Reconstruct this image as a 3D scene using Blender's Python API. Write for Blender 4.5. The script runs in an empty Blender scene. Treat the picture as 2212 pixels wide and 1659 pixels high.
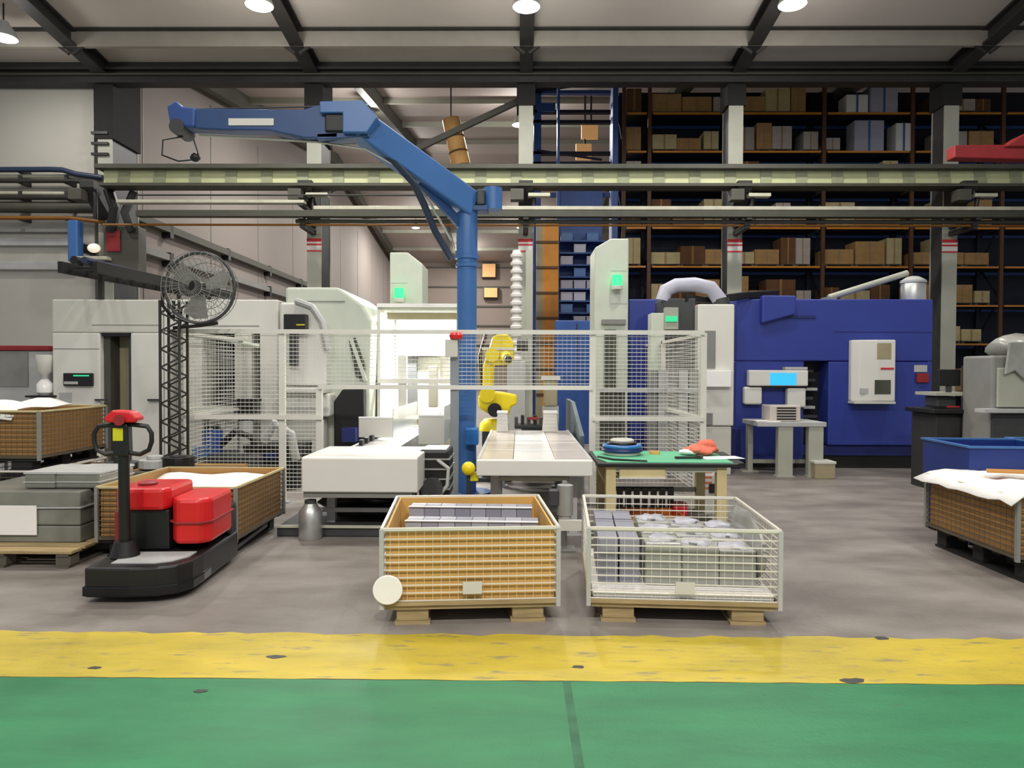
import bpy, bmesh, math, random
from mathutils import Vector, Matrix, Euler

random.seed(7)
SC = bpy.context.scene
COL = SC.collection

# ------------------------------------------------------------------ camera, world, exposure
CAM_H = 1.6
FPX = 1535.0                      # focal length in pixels of a 2212 px wide frame
cam_d = bpy.data.cameras.new('camera')
cam = bpy.data.objects.new('camera', cam_d)
COL.objects.link(cam)
cam_d.sensor_width = 36.0
cam_d.lens = FPX / 2212.0 * 36.0
cam_d.clip_end = 300
YAW, PITCH, ROLL = math.radians(0.6), math.radians(-1.1), math.radians(0.2)
CR = (Matrix.Rotation(YAW, 3, 'Z') @ Matrix.Rotation(math.pi / 2 + PITCH, 3, 'X') @ Matrix.Rotation(ROLL, 3, 'Z'))
cam.matrix_world = Matrix.Translation((0, 0, CAM_H)) @ CR.to_4x4()
SC.camera = cam

w = bpy.data.worlds.new('hall_ambient')
SC.world = w
w.use_nodes = True
w.node_tree.nodes['Background'].inputs[0].default_value = (0.78, 0.80, 0.86, 1)
w.node_tree.nodes['Background'].inputs[1].default_value = 0.55

SC.view_settings.view_transform = 'Standard'
SC.view_settings.look = 'None'
SC.view_settings.gamma = 1.0
SC.view_settings.use_curve_mapping = False
SC.view_settings.exposure = -0.15
LAMP_W = 560.0                    # one high-bay lamp
SC.cycles.max_bounces = 6
SC.cycles.diffuse_bounces = 3
SC.cycles.glossy_bounces = 3
SC.cycles.transparent_max_bounces = 12
SC.cycles.use_denoising = True
SC.cycles.sample_clamp_indirect = 6.0


def P(px, py, Y):
    """The point of the hall at depth Y (metres from the camera along the hall) that the photo shows at pixel px, py."""
    d = CR @ Vector(((px - 1106.0) / FPX, -(py - 829.5) / FPX, -1.0))
    return Vector((0, 0, CAM_H)) + d * (Y / d.y)


def X(px, Y, py=800):
    return P(px, py, Y).x


def Z(py, Y, px=1106):
    return P(px, py, Y).z


# ------------------------------------------------------------------ materials
def lin(h):
    h = h.lstrip('#')
    o = []
    for i in (0, 2, 4):
        c = int(h[i:i + 2], 16) / 255.0
        o.append(c / 12.92 if c <= 0.04045 else ((c + 0.055) / 1.055) ** 2.4)
    return (o[0], o[1], o[2], 1.0)


def M(name, col, rough=0.5, metal=0.0, var=0.10, scale=5.0, bump=0.0, emit=0.0, alpha=1.0, stretch=None):
    m = bpy.data.materials.new(name)
    m.use_nodes = True
    nt = m.node_tree
    b = nt.nodes['Principled BSDF']
    c = lin(col)
    tc = nt.nodes.new('ShaderNodeTexCoord')
    no = nt.nodes.new('ShaderNodeTexNoise')
    no.inputs['Scale'].default_value = scale
    no.inputs['Detail'].default_value = 5
    src = tc.outputs['Object']
    if stretch:
        mp = nt.nodes.new('ShaderNodeMapping')
        mp.inputs['Scale'].default_value = stretch
        nt.links.new(src, mp.inputs['Vector'])
        src = mp.outputs['Vector']
    nt.links.new(src, no.inputs['Vector'])
    rp = nt.nodes.new('ShaderNodeValToRGB')
    rp.color_ramp.elements[0].position = 0.3
    rp.color_ramp.elements[1].position = 0.7
    rp.color_ramp.elements[0].color = (c[0] * (1 - var), c[1] * (1 - var), c[2] * (1 - var), 1)
    rp.color_ramp.elements[1].color = (min(1, c[0] * (1 + var)), min(1, c[1] * (1 + var)), min(1, c[2] * (1 + var)), 1)
    nt.links.new(no.outputs['Fac'], rp.inputs['Fac'])
    nt.links.new(rp.outputs['Color'], b.inputs['Base Color'])
    b.inputs['Roughness'].default_value = rough
    b.inputs['Metallic'].default_value = metal
    if bump:
        bp = nt.nodes.new('ShaderNodeBump')
        bp.inputs['Strength'].default_value = bump
        bp.inputs['Distance'].default_value = 0.02
        nt.links.new(no.outputs['Fac'], bp.inputs['Height'])
        nt.links.new(bp.outputs['Normal'], b.inputs['Normal'])
    if emit:
        b.inputs['Emission Color'].default_value = c
        b.inputs['Emission Strength'].default_value = emit
    if alpha < 1:
        b.inputs['Alpha'].default_value = alpha
    return m


def paint_floor(name, col, under, wear, rough=0.45, edge=None):
    """Floor paint with worn-through flecks and scuffs in which the concrete shows."""
    m = bpy.data.materials.new(name)
    m.use_nodes = True
    nt = m.node_tree
    b = nt.nodes['Principled BSDF']
    tc = nt.nodes.new('ShaderNodeTexCoord')
    c, u = lin(col), lin(under)

    def noise(scale, detail, st):
        mp = nt.nodes.new('ShaderNodeMapping')
        mp.inputs['Scale'].default_value = st
        nt.links.new(tc.outputs['Object'], mp.inputs['Vector'])
        n = nt.nodes.new('ShaderNodeTexNoise')
        n.inputs['Scale'].default_value = scale
        n.inputs['Detail'].default_value = detail
        n.inputs['Roughness'].default_value = 0.65
        nt.links.new(mp.outputs['Vector'], n.inputs['Vector'])
        return n.outputs['Fac']

    def ramp(f, a, bb, ca, cb):
        r = nt.nodes.new('ShaderNodeValToRGB')
        r.color_ramp.elements[0].position = a
        r.color_ramp.elements[1].position = bb
        r.color_ramp.elements[0].color = ca
        r.color_ramp.elements[1].color = cb
        nt.links.new(f, r.inputs['Fac'])
        return r.outputs['Color']

    base = ramp(noise(2.0, 8, (.5, 1.8, 1)), 0.32, 0.68, (c[0] * .70, c[1] * .72, c[2] * .74, 1), (c[0] * 1.1, c[1] * 1.1, c[2] * 1.1, 1))
    w1 = ramp(noise(8, 8, (0.45, 2.4, 1)), wear, wear + .10, (0, 0, 0, 1), (1, 1, 1, 1))
    mx = nt.nodes.new('ShaderNodeMixRGB')
    mx.inputs['Color2'].default_value = u
    nt.links.new(w1, mx.inputs['Fac'])
    nt.links.new(base, mx.inputs['Color1'])
    nt.links.new(mx.outputs['Color'], b.inputs['Base Color'])
    b.inputs['Roughness'].default_value = rough
    bp = nt.nodes.new('ShaderNodeBump')
    bp.inputs['Strength'].default_value = 0.15
    bp.inputs['Distance'].default_value = 0.01
    nt.links.new(noise(30, 5, (1, 1, 1)), bp.inputs['Height'])
    nt.links.new(bp.outputs['Normal'], b.inputs['Normal'])
    return m


def concrete_mat():
    m = bpy.data.materials.new('stained_concrete')
    m.use_nodes = True
    nt = m.node_tree
    b = nt.nodes['Principled BSDF']
    tc = nt.nodes.new('ShaderNodeTexCoord')

    def noise(scale, detail, st=(1, 1, 1)):
        mp = nt.nodes.new('ShaderNodeMapping')
        mp.inputs['Scale'].default_value = st
        nt.links.new(tc.outputs['Object'], mp.inputs['Vector'])
        n = nt.nodes.new('ShaderNodeTexNoise')
        n.inputs['Scale'].default_value = scale
        n.inputs['Detail'].default_value = detail
        nt.links.new(mp.outputs['Vector'], n.inputs['Vector'])
        return n.outputs['Fac']
    r = nt.nodes.new('ShaderNodeValToRGB')
    r.color_ramp.elements[0].position = 0.32
    r.color_ramp.elements[1].position = 0.68
    r.color_ramp.elements[0].color = lin('#746d67')
    r.color_ramp.elements[1].color = lin('#8f8882')
    nt.links.new(noise(1.6, 8, (1, 1.8, 1)), r.inputs['Fac'])
    r2 = nt.nodes.new('ShaderNodeValToRGB')
    r2.color_ramp.elements[0].position = 0.36
    r2.color_ramp.elements[1].position = 0.52
    r2.color_ramp.elements[0].color = (.78, .765, .75, 1)
    r2.color_ramp.elements[1].color = (1, 1, 1, 1)
    nt.links.new(noise(0.7, 9, (1, 2.2, 1)), r2.inputs['Fac'])
    mx = nt.nodes.new('ShaderNodeMixRGB')
    mx.blend_type = 'MULTIPLY'
    mx.inputs['Fac'].default_value = 1.0
    nt.links.new(r.outputs['Color'], mx.inputs['Color1'])
    nt.links.new(r2.outputs['Color'], mx.inputs['Color2'])
    nt.links.new(mx.outputs['Color'], b.inputs['Base Color'])
    b.inputs['Roughness'].default_value = 0.5
    bp = nt.nodes.new('ShaderNodeBump')
    bp.inputs['Strength'].default_value = 0.2
    bp.inputs['Distance'].default_value = 0.01
    nt.links.new(noise(25, 6), bp.inputs['Height'])
    nt.links.new(bp.outputs['Normal'], b.inputs['Normal'])
    return m


MAT = dict(
    concrete=concrete_mat(),
    yellow_paint=paint_floor('yellow_floor_paint', '#c4ad38', '#8a7d5c', 0.57),
    green_paint=paint_floor('green_floor_paint', '#2c7a4e', '#46544a', 0.66, 0.5),
    joint=M('joint_filler', '#35664a', .8, var=.25, scale=8),
    wall=M('wall_cream', '#b9b6ad', .7, var=.03, scale=.6),
    wall_pink=M('wall_rose_grey', '#968d87', .75, var=.03, scale=.6),
    back_wall=M('wall_taupe', '#8d8078', .8, var=.06, scale=.4),
    roof=M('roof_sheet', '#cfc6be', .6, var=.06, scale=.5),
    roof_far=M('roof_sheet_far', '#a89c96', .7, var=.05, scale=.5),
    black_and_shade=M('near_black_and_shade', '#1d1c1a', .85, var=.1),  # paints shade at column tops and under crates; also plain black ladder rails
    dark_steel=M('dark_steel', '#2f2e2c', .6, var=.15, scale=3),
    purlin=M('purlin_steel', '#9d978d', .55, var=.05, scale=3),
    column=M('column_paint', '#a7a89a', .5, var=.06, scale=2),
    column_dark=M('column_dark_paint', '#4b4a41', .6, var=.1, scale=2),
    crane_green=M('crane_beam_paint', '#c3c79a', .45, var=.10, scale=1.3),
    crane_dark=M('crane_beam_flange', '#44443a', .6, var=.1),
    stiff=M('stiffener_paint', '#94987a', .5),
    pipe_light=M('pipe_cream', '#b4b3a0', .4),
    pipe_dark=M('pipe_dark', '#2b2a26', .5),
    pipe_orange=M('pipe_ochre', '#8a5a1e', .5),
    pipe_navy=M('pipe_navy', '#27334a', .4),
    white=M('machine_white', '#dedcd4', .38, var=.03, scale=2),
    white2=M('machine_offwhite', '#cfcdc3', .42, var=.03, scale=2),
    white_gloss=M('gloss_white', '#f6f5f2', .2, var=.02),
    pale_green=M('machine_pale_green', '#c9cfc0', .4, var=.03),
    beige=M('beige_panel', '#a09678', .45, var=.08),
    grey=M('mid_grey', '#83837f', .5, var=.08),
    light_grey=M('light_grey', '#b3b4b2', .45, var=.06),
    dark_grey=M('dark_grey', '#3b3c3d', .5, var=.12),
    black=M('black_plastic', '#161616', .45, var=.2),
    black_gloss=M('black_gloss', '#101314', .15, var=.1),
    glass_dark=M('dark_window', '#4c4e42', .12, var=.15),
    blue=M('machine_blue', '#2e3d90', .4, var=.06, scale=1.5),
    navy=M('machine_navy', '#1d2766', .45, var=.08),
    crane_blue=M('jib_blue', '#3d6aa6', .35, var=.06, scale=2),
    crane_blue_dark=M('jib_blue_deep', '#28487a', .4, var=.08),
    rack_blue=M('rack_blue', '#294c8e', .5, var=.12),
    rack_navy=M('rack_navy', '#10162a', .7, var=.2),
    rack_orange=M('rack_orange', '#d88a26', .45, var=.08),
    rack_brown=M('rack_upright_brown', '#5e3d20', .55, var=.12),
    mast_orange=M('mast_orange', '#d08a24', .5, var=.15, scale=1.5),
    red=M('truck_red', '#cf1f22', .32, var=.05),
    dull_red=M('dull_red', '#8f2327', .5, var=.1),
    red_sign=M('red_tape', '#c8323a', .5),
    pink_red=M('rag_salmon', '#e0745c', .8, var=.15, scale=12),
    yellow=M('robot_yellow', '#ecd312', .32, var=.05),
    label_yellow=M('label_yellow', '#c8c31e', .5),
    steel=M('galvanised_steel', '#c2c4c2', .35, metal=.75, var=.08),
    wire=M('wire_zinc', '#dcd8cb', .35, var=.05),
    fence=M('fence_paint', '#e2e0d6', .4, var=.04),
    fence_post=M('fence_post_paint', '#8f9499', .45, var=.06),
    wire_dark=M('wire_oiled', '#55493a', .6, var=.1),
    card=M('cardboard', '#d0a45c', .8, var=.08, scale=3, stretch=(1, 1, .2)),
    card_in=M('cardboard_inner', '#b9833f', .85, var=.08, scale=3),
    card_old=M('cardboard_brown', '#a57c48', .85, var=.1, scale=3),
    carton=M('carton_tan', '#b58f5c', .85, var=.12),
    carton2=M('carton_cream', '#c9b98a', .85, var=.1),
    carton3=M('carton_white', '#bdb3a8', .8, var=.1),
    carton4=M('carton_brown', '#6e4c30', .85, var=.12),
    wood=M('pallet_wood', '#a48f66', .8, var=.18, scale=4, stretch=(1, 8, 8), bump=.3),
    wood_dark=M('pallet_wood_dark', '#59544a', .85, var=.2, scale=4),
    film=M('film_wrapped_grey', '#9c9c96', .22, var=.18, scale=4, bump=.5),
    film_dark=M('film_wrapped_dark', '#7d7d75', .28, var=.16, scale=4, bump=.5),
    tape=M('carton_tape', '#a5845a', .5),
    plate_grey=M('grey_plastic_part', '#8d8d98', .4, var=.06),
    plate_grey2=M('grey_plastic_part_light', '#a2a2ac', .4, var=.06),
    paper=M('white_paper', '#efece8', .8, var=.03, scale=3, bump=.2),
    plastic_clear=M('clear_sheet', '#c3ccd2', .2, var=.04, alpha=.72),
    bluebin=M('bin_blue', '#1a3176', .35, var=.08),
    mat_green=M('bench_mat_green', '#5cb489', .5, var=.1, scale=3),
    cyan_screen=M('screen_blue', '#2f9fe8', .3, var=.1, emit=1.2),
    green_lamp=M('signal_green', '#3ce084', .3, var=.02, emit=1.35),
    green_led=M('led_green', '#2fb67e', .4, var=.02, emit=1.0),
    lamp_lens=M('lamp_lens', '#fffaf0', .3, var=0, emit=22.0),
    work_light=M('work_light_tube', '#ffffff', .3, var=0, emit=9.0),
    lit_sign=M('lit_panel_amber', '#d9a468', .5, var=.1, emit=.45),
    tan_duct=M('duct_tan', '#e0aa62', .4, var=.1),
    hose_grey=M('hose_lavender_grey', '#b4b4c4', .5, var=.06),
    orange=M('tray_orange', '#b5682a', .6, var=.1),
    blue_ring=M('hose_blue', '#2b6fb5', .35),
    belt=M('belt_pinkish', '#cfc5bb', .22, var=.04),
)


# ------------------------------------------------------------------ mesh building
class MB:
    """Collects shapes into one mesh."""
    def __init__(self):
        self.v, self.f = [], []

    def add(self, vs, fs):
        o = len(self.v)
        self.v += [tuple(p) for p in vs]
        self.f += [tuple(i + o for i in q) for q in fs]
        return self

    def box(self, x0, x1, y0, y1, z0, z1):
        if x0 > x1: x0, x1 = x1, x0
        if y0 > y1: y0, y1 = y1, y0
        if z0 > z1: z0, z1 = z1, z0
        return self.add([(x0, y0, z0), (x1, y0, z0), (x1, y1, z0), (x0, y1, z0), (x0, y0, z1), (x1, y0, z1), (x1, y1, z1), (x0, y1, z1)],
                        [(0, 3, 2, 1), (4, 5, 6, 7), (0, 1, 5, 4), (1, 2, 6, 5), (2, 3, 7, 6), (3, 0, 4, 7)])

    def bar(self, a, b, wd, ht, up=(0, 0, 1)):
        """A box-section bar from a to b."""
        a, b, up = Vector(a), Vector(b), Vector(up)
        d = (b - a).normalized()
        s = d.cross(up)
        if s.length < 1e-4:
            s = d.cross(Vector((0, 1, 0)))
        s.normalize()
        u = s.cross(d).normalized()
        s, u = s * wd / 2, u * ht / 2
        vs = [a - s - u, a + s - u, a + s + u, a - s + u, b - s - u, b + s - u, b + s + u, b - s + u]
        return self.add(vs, [(0, 3, 2, 1), (4, 5, 6, 7), (0, 1, 5, 4), (1, 2, 6, 5), (2, 3, 7, 6), (3, 0, 4, 7)][:6])

    def cyl(self, a, b, r0, r1=None, n=16, caps=True):
        a, b = Vector(a), Vector(b)
        r1 = r0 if r1 is None else r1
        d = (b - a).normalized()
        s = d.cross(Vector((0, 0, 1)))
        if s.length < 1e-4:
            s = Vector((1, 0, 0))
        s.normalize()
        u = s.cross(d).normalized()
        vs = []
        for c, r in ((a, r0), (b, r1)):
            for i in range(n):
                t = 2 * math.pi * i / n
                vs.append(c + s * (r * math.cos(t)) + u * (r * math.sin(t)))
        fs = [(i, n + i, n + (i + 1) % n, (i + 1) % n) for i in range(n)]
        if caps:
            fs += [tuple(range(n)), tuple(range(2 * n - 1, n - 1, -1))]
        return self.add(vs, fs)

    def tube(self, pts, r, n=8, closed=False):
        pts = [Vector(p) for p in pts]
        m = len(pts)
        rings = []
        prev = None
        for i, p in enumerate(pts):
            if closed:
                d = pts[(i + 1) % m] - pts[i - 1]
            else:
                d = pts[min(i + 1, m - 1)] - pts[max(i - 1, 0)]
            d.normalize()
            if prev is None:
                s = d.cross(Vector((0, 0, 1)))
                if s.length < 1e-3:
                    s = d.cross(Vector((0, 1, 0)))
            else:
                s = prev - d * prev.dot(d)
            s.normalize()
            prev = s.copy()
            u = s.cross(d)
            rr = r[i] if isinstance(r, (list, tuple)) else r
            rings.append([p + s * (rr * math.cos(2 * math.pi * k / n)) + u * (rr * math.sin(2 * math.pi * k / n)) for k in range(n)])
        vs = [q for g in rings for q in g]
        fs = []
        for i in range(m if closed else m - 1):
            j = (i + 1) % m
            for k in range(n):
                fs.append((i * n + k, j * n + k, j * n + (k + 1) % n, i * n + (k + 1) % n))
        if not closed:
            fs += [tuple(range(n)), tuple(range(m * n - 1, (m - 1) * n - 1, -1))]
        return self.add(vs, fs)

    def prism(self, poly, y0, y1, axis='y'):
        """Polygon (u, v) pulled along an axis: 'y' -> (u, y, v), 'z' -> (u, v, z), 'x' -> (x, u, v)."""
        n = len(poly)
        mk = {'y': lambda u, v, t: (u, t, v), 'z': lambda u, v, t: (u, v, t), 'x': lambda u, v, t: (t, u, v)}[axis]
        vs = [mk(u, v, y0) for u, v in poly] + [mk(u, v, y1) for u, v in poly]
        fs = [tuple(range(n)), tuple(range(2 * n - 1, n - 1, -1))] + [(i, n + i, n + (i + 1) % n, (i + 1) % n) for i in range(n)]
        return self.add(vs, fs)

    def lathe(self, prof, c=(0, 0), n=24, axis='z'):
        vs, fs = [], []
        for r, z in prof:
            for i in range(n):
                t = 2 * math.pi * i / n
                if axis == 'z':
                    vs.append((c[0] + r * math.cos(t), c[1] + r * math.sin(t), z))
                else:                                  # axis along y; c = (x, z)
                    vs.append((c[0] + r * math.cos(t), z, c[1] + r * math.sin(t)))
        m = len(prof)
        for j in range(m - 1):
            for i in range(n):
                fs.append((j * n + i, j * n + (i + 1) % n, (j + 1) * n + (i + 1) % n, (j + 1) * n + i))
        fs += [tuple(range(n - 1, -1, -1)), tuple(range((m - 1) * n, m * n))]
        return self.add(vs, fs)

    def blob(self, c, rx, ry, rz, seed=0, amp=.12, n=14, m=9):
        rnd = random.Random(seed)
        ph = [rnd.uniform(0, 6.28) for _ in range(6)]
        vs = [(c[0], c[1], c[2] - rz)]
        for j in range(1, m):
            a = math.pi * j / m
            for i in range(n):
                t = 2 * math.pi * i / n
                k = 1 + amp * (math.sin(3 * t + ph[0] + 2 * a) + math.sin(5 * t + ph[1] - 3 * a) * .6)
                vs.append((c[0] + rx * k * math.sin(a) * math.cos(t), c[1] + ry * k * math.sin(a) * math.sin(t), c[2] - rz * k * math.cos(a)))
        vs.append((c[0], c[1], c[2] + rz))
        fs = [(0, 1 + (i + 1) % n, 1 + i) for i in range(n)]
        for j in range(m - 2):
            for i in range(n):
                a, b2 = 1 + j * n + i, 1 + j * n + (i + 1) % n
                fs.append((a, b2, b2 + n, a + n))
        L = len(vs) - 1
        fs += [(L, L - n + i, L - n + (i + 1) % n) for i in range(n)]
        return self.add(vs, fs)

    def mesh(self, name):
        me = bpy.data.meshes.new(name)
        me.from_pydata(self.v, [], self.f)
        bm = bmesh.new()
        bm.from_mesh(me)
        bmesh.ops.recalc_face_normals(bm, faces=bm.faces)
        bm.to_mesh(me)
        bm.free()
        return me


def obj(name, mb, mat, parent=None, bevel=0.0, smooth=False, label=None, kind=None, loc=None):
    me = mb.mesh(name)
    me.materials.append(MAT[mat] if isinstance(mat, str) else mat)
    o = bpy.data.objects.new(name, me)
    COL.objects.link(o)
    if parent: o.parent = parent
    if loc: o.location = loc
    if smooth:
        for p in me.polygons: p.use_smooth = True
        me.set_sharp_from_angle(angle=math.radians(40))
    if bevel:
        b = o.modifiers.new('edge', 'BEVEL')
        b.width = bevel
        b.segments = 2
        b.limit_method = 'ANGLE'
    if label: o['label'] = label
    if kind: o['kind'] = kind
    return o


def thing(name, label, cat, loc=(0, 0, 0), rz=0.0, group=None):
    o = bpy.data.objects.new(name, None)
    COL.objects.link(o)
    o.location = loc
    o.rotation_euler = (0, 0, rz)
    o.empty_display_size = .2
    o['label'] = label
    o['category'] = cat
    if group: o['group'] = group
    return o


def tag(o, label, cat, group=None):
    o['label'] = label
    o['category'] = cat
    if group: o['group'] = group
    return o


def struct(name, mb, mat, parent=None, bevel=0.0):
    o = obj(name, mb, mat, parent, bevel)
    if parent is None: o['kind'] = 'structure'
    return o


def kids(o):
    return list(o.children)


def dup(root, loc=None, rz=None, label=None, group=None):
    """A copy of a thing with copies of its parts and sub-parts."""
    r = root.copy()
    COL.objects.link(r)
    if loc is not None: r.location = loc
    if rz is not None: r.rotation_euler = (0, 0, rz)
    if label: r['label'] = label
    if group: r['group'] = group
    for ch in kids(root):
        c = ch.copy()
        COL.objects.link(c)
        c.parent = r
        for g in kids(ch):
            d = g.copy()
            COL.objects.link(d)
            d.parent = c
    return r


def B(x0, x1, y0, y1, z0, z1):
    return MB().box(x0, x1, y0, y1, z0, z1)


def arc(cx, cy, r, a0, a1, n=8):
    return [(cx + r * math.cos(math.radians(a0 + (a1 - a0) * i / n)), cy + r * math.sin(math.radians(a0 + (a1 - a0) * i / n))) for i in range(n + 1)]

# ------------------------------------------------------------------ lamps (high-bay fittings, the unseen aisle rows added; each carries its own light)
def high_bay(name, p, label, top, watt, group, r=.26, lens='lamp_lens'):
    t = thing(name, label, 'lamp', p, 0, group)
    obj('reflector', MB().lathe([(r, 0), (r * 1.03, .02), (r * .8, .16), (.12, .27), (.09, .34), (.04, .36)], n=20), 'light_grey', t, smooth=True)
    obj('lens', MB().lathe([(r * .5, -.05), (r * .93, -.01), (r * .93, .012)], n=20), lens, t, smooth=True)
    obj('hanger', MB().cyl((0, 0, .34), (0, 0, max(.4, top - p[2] + .3)), .018, n=6), 'dark_steel', t)
    ld = bpy.data.lights.new('lamp_light', 'AREA')
    ld.shape = 'DISK'
    ld.size = r * 1.8
    ld.energy = watt * .72
    ld.color = (1.0, .965, .91)
    lo = bpy.data.objects.new('lamp_light', ld)
    COL.objects.link(lo)
    lo.parent = t
    lo.location = (0, 0, -.08)
    pd = bpy.data.lights.new('lamp_glow', 'POINT')         # the spill past the open rim of the reflector
    pd.shadow_soft_size = .2
    pd.energy = watt * .30
    pd.color = (1.0, .965, .91)
    po = bpy.data.objects.new('lamp_glow', pd)
    COL.objects.link(po)
    po.parent = t
    po.location = (0, 0, -.30)
    return t


EAVE_Y, EAVE_Z, SL = 17.0, 8.9, .13


def roof1(Y):
    return EAVE_Z + (EAVE_Y - Y) * SL


def roof2(Y):
    return 10.0 + (Y - 17.0) * .14 if Y < 37 else 12.8 - (Y - 37) * .13


g1 = 'high bay lamps of the near bay'
for px, py, Y, lab in ((8, 82, 14.8, 'bright high bay lamp hanging by the white wall, first lamp of the near row'),
                       (560, 12, 13.5, 'bright high bay lamp hanging beside the rafter above the blue jib arm'),
                       (1137, 15, 13.5, 'bright high bay lamp hanging over the middle of the near bay'),
                       (1712, 10, 13.5, 'bright high bay lamp hanging beside the rafter above the pallet racks')):
    p = P(px, py, Y)
    high_bay('high_bay_lamp', p, lab, roof1(Y), LAMP_W * (.5 if px > 100 else .22), g1)
for Y, xs, k, rn in ((8.6, (-7.2, -2.4, 2.4, 7.2), .42, 'second'), (3.0, (-4.6, 0.0, 4.6), .12, 'third'), (-2.6, (-4.0, 0.4, 4.4), 1.1, 'fourth')):  # unseen rows added to light the aisle and the faces towards the camera
    for j, x in enumerate(xs):
        high_bay('high_bay_lamp', (x, Y, 8.7), 'added unseen high bay lamp above the picture, %s of the %s row over the aisle' % (('first', 'second', 'third', 'fourth')[j], rn), roof1(Y), LAMP_W * k * (1.0 if abs(x) < 6 else .6), 'added unseen high bay lamps above the aisle')
for px, py, Y, lab in ((1122, 270, 25.8, 'high bay lamp of the far bay beside the middle column'),
                       (898, 492, 46.0, 'small distant high bay lamp in front of the back wall, left of the jib column'),
                       (1125, 492, 46.0, 'small distant high bay lamp in front of the back wall, right of the jib column'),
                       (1000, 545, 52.0, 'farthest small high bay lamp close to the back wall')):
    high_bay('high_bay_lamp', P(px, py, Y), lab, roof2(Y), LAMP_W * 1.5, 'high bay lamps of the far bay')
high_bay('high_bay_lamp', (-5.2, 24.5, 10.3), 'high bay lamp of the far bay above the machines, hidden by the near roof', roof2(24.5), LAMP_W * 1.2, 'high bay lamps of the far bay')
high_bay('high_bay_lamp', (-5.2, 35.0, 11.3), 'high bay lamp of the far bay in its second row, hidden by the eave beam', roof2(35), LAMP_W * 1.4, 'high bay lamps of the far bay')

# ------------------------------------------------------------------ floor
fl = struct('floor', B(-22, 26, -6, 58, -.2, 0), 'concrete')
rnd = random.Random(3)


def strip(y0, y1, seed, rag0, rag1, z):
    """A painted strip across the hall with slightly ragged long edges."""
    r2 = random.Random(seed)
    n = 240
    a, b = [], []
    for i in range(n + 1):
        x = -14 + 28 * i / n
        a.append((x, y0 + r2.uniform(-rag0, rag0)))
        b.append((x, y1 + r2.uniform(-rag1, rag1)))
    m = MB()
    vs = [(x, y, z) for x, y in a] + [(x, y, z) for x, y in b]
    m.add(vs, [(i, i + 1, n + 2 + i, n + 1 + i) for i in range(n)])
    return m


yl0 = 3.63
obj('yellow_lane_line', strip(yl0, 4.26, 1, .004, .022, .003), 'yellow_paint', fl)
obj('green_walkway', strip(-3.0, yl0 - .004, 2, 0, .004, .002), 'green_paint', fl)
jx = X(1245, 3.0, 1560)
obj('floor_joint', B(jx - .02, jx + .02, -3, yl0, .002, .003), 'joint', fl)
# chips worn through the paint, where the photo shows the larger ones
for px, py, r in ((595, 1420, .05), (205, 1444, .035), (1845, 1472, .06), (1250, 1442, .035), (1905, 1380, .05), (434, 1494, .035)):
    d = CR @ Vector(((px - 1106) / FPX, -(py - 829.5) / FPX, -1))
    q = Vector((0, 0, CAM_H)) + d * (CAM_H / -d.z)
    r2 = random.Random(px)
    pts = [(q.x + r * 1.1 * r2.uniform(.7, 1.2) * math.cos(a), q.y + r * .55 * r2.uniform(.7, 1.2) * math.sin(a)) for a in [i * 2 * math.pi / 11 for i in range(11)]]
    obj('paint_chip', MB().add([(x, y, .0042) for x, y in pts], [tuple(range(11))]), 'dark_grey', fl)

# ------------------------------------------------------------------ walls and roofs
wl = struct('wall_left', B(-10.35, -10.1, 17.6, 57, 0, 13), 'wall_pink')
for k in range(9):
    obj('panel_joint', B(-10.1, -10.085, 19 + 4.2 * k, 19.04 + 4.2 * k, 0, 10.2), 'grey', wl)
wp = struct('wall_partition', B(-22, X(212, 17.4), 17.3, 17.5, 0, 8.9), 'wall')
for y, h, m in ((498, .05, 'grey'), (522, .1, 'light_grey'), (574, .1, 'light_grey')):
    z = Z(y, 17.2, 100)
    obj('cladding_rail', B(-22, X(165, 17.3), 17.18, 17.3, z - h, z + h), m, wp, bevel=.02)
wb = struct('wall_back', B(-10.35, 40, 57, 57.3, 0, 13), 'back_wall')
for k in range(6):
    obj('cladding_rail', B(-10, 30, 56.9, 57, 2 + 1.55 * k, 2.12 + 1.55 * k), 'column_dark', wb)
c1 = struct('ceiling', MB().add([(-22, EAVE_Y, EAVE_Z), (26, EAVE_Y, EAVE_Z), (26, -6, roof1(-6)), (-22, -6, roof1(-6)), (-22, EAVE_Y, EAVE_Z + .1), (26, EAVE_Y, EAVE_Z + .1), (26, -6, roof1(-6) + .1), (-22, -6, roof1(-6) + .1)],
            [(0, 1, 2, 3), (7, 6, 5, 4), (0, 4, 5, 1), (1, 5, 6, 2), (2, 6, 7, 3), (3, 7, 4, 0)]), 'roof')
for Y in (15.75, 12.6, 9.4, 6.2, 3.0):
    z = roof1(Y)
    obj('purlin', B(-22, 26, Y - .05, Y + .05, z - .36, z - .02), 'purlin', c1)
    obj('purlin_lip', B(-22, 26, Y - .16, Y - .05, z - .03, z + .005), 'dark_steel', c1)
COLX = [X(px, 17.0) for px in (230, 679, 1134, 1585, 2048)]
for x in COLX + [COLX[-1] + 5.0]:
    a, b = (x, EAVE_Y, EAVE_Z - .12), (x, -5, roof1(-5) - .12)
    r = obj('rafter', MB().bar((x, EAVE_Y, roof1(EAVE_Y) - .02), (x, -5, roof1(-5) - .02), .3, .05).bar((x, EAVE_Y, roof1(EAVE_Y) - .34), (x, -5, roof1(-5) - .34), .3, .05)
            .bar((x, EAVE_Y, roof1(EAVE_Y) - .18), (x, -5, roof1(-5) - .18), .06, .34), 'dark_steel', c1)
    for Y in (15.75, 12.6):
        z = roof1(Y)
        for s in (-1, 1):
            obj('fly_brace', MB().bar((x + s * .05, Y, z - .5), (x + s * .62, Y, z - .08), .06, .06), 'dark_steel', c1)
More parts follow.
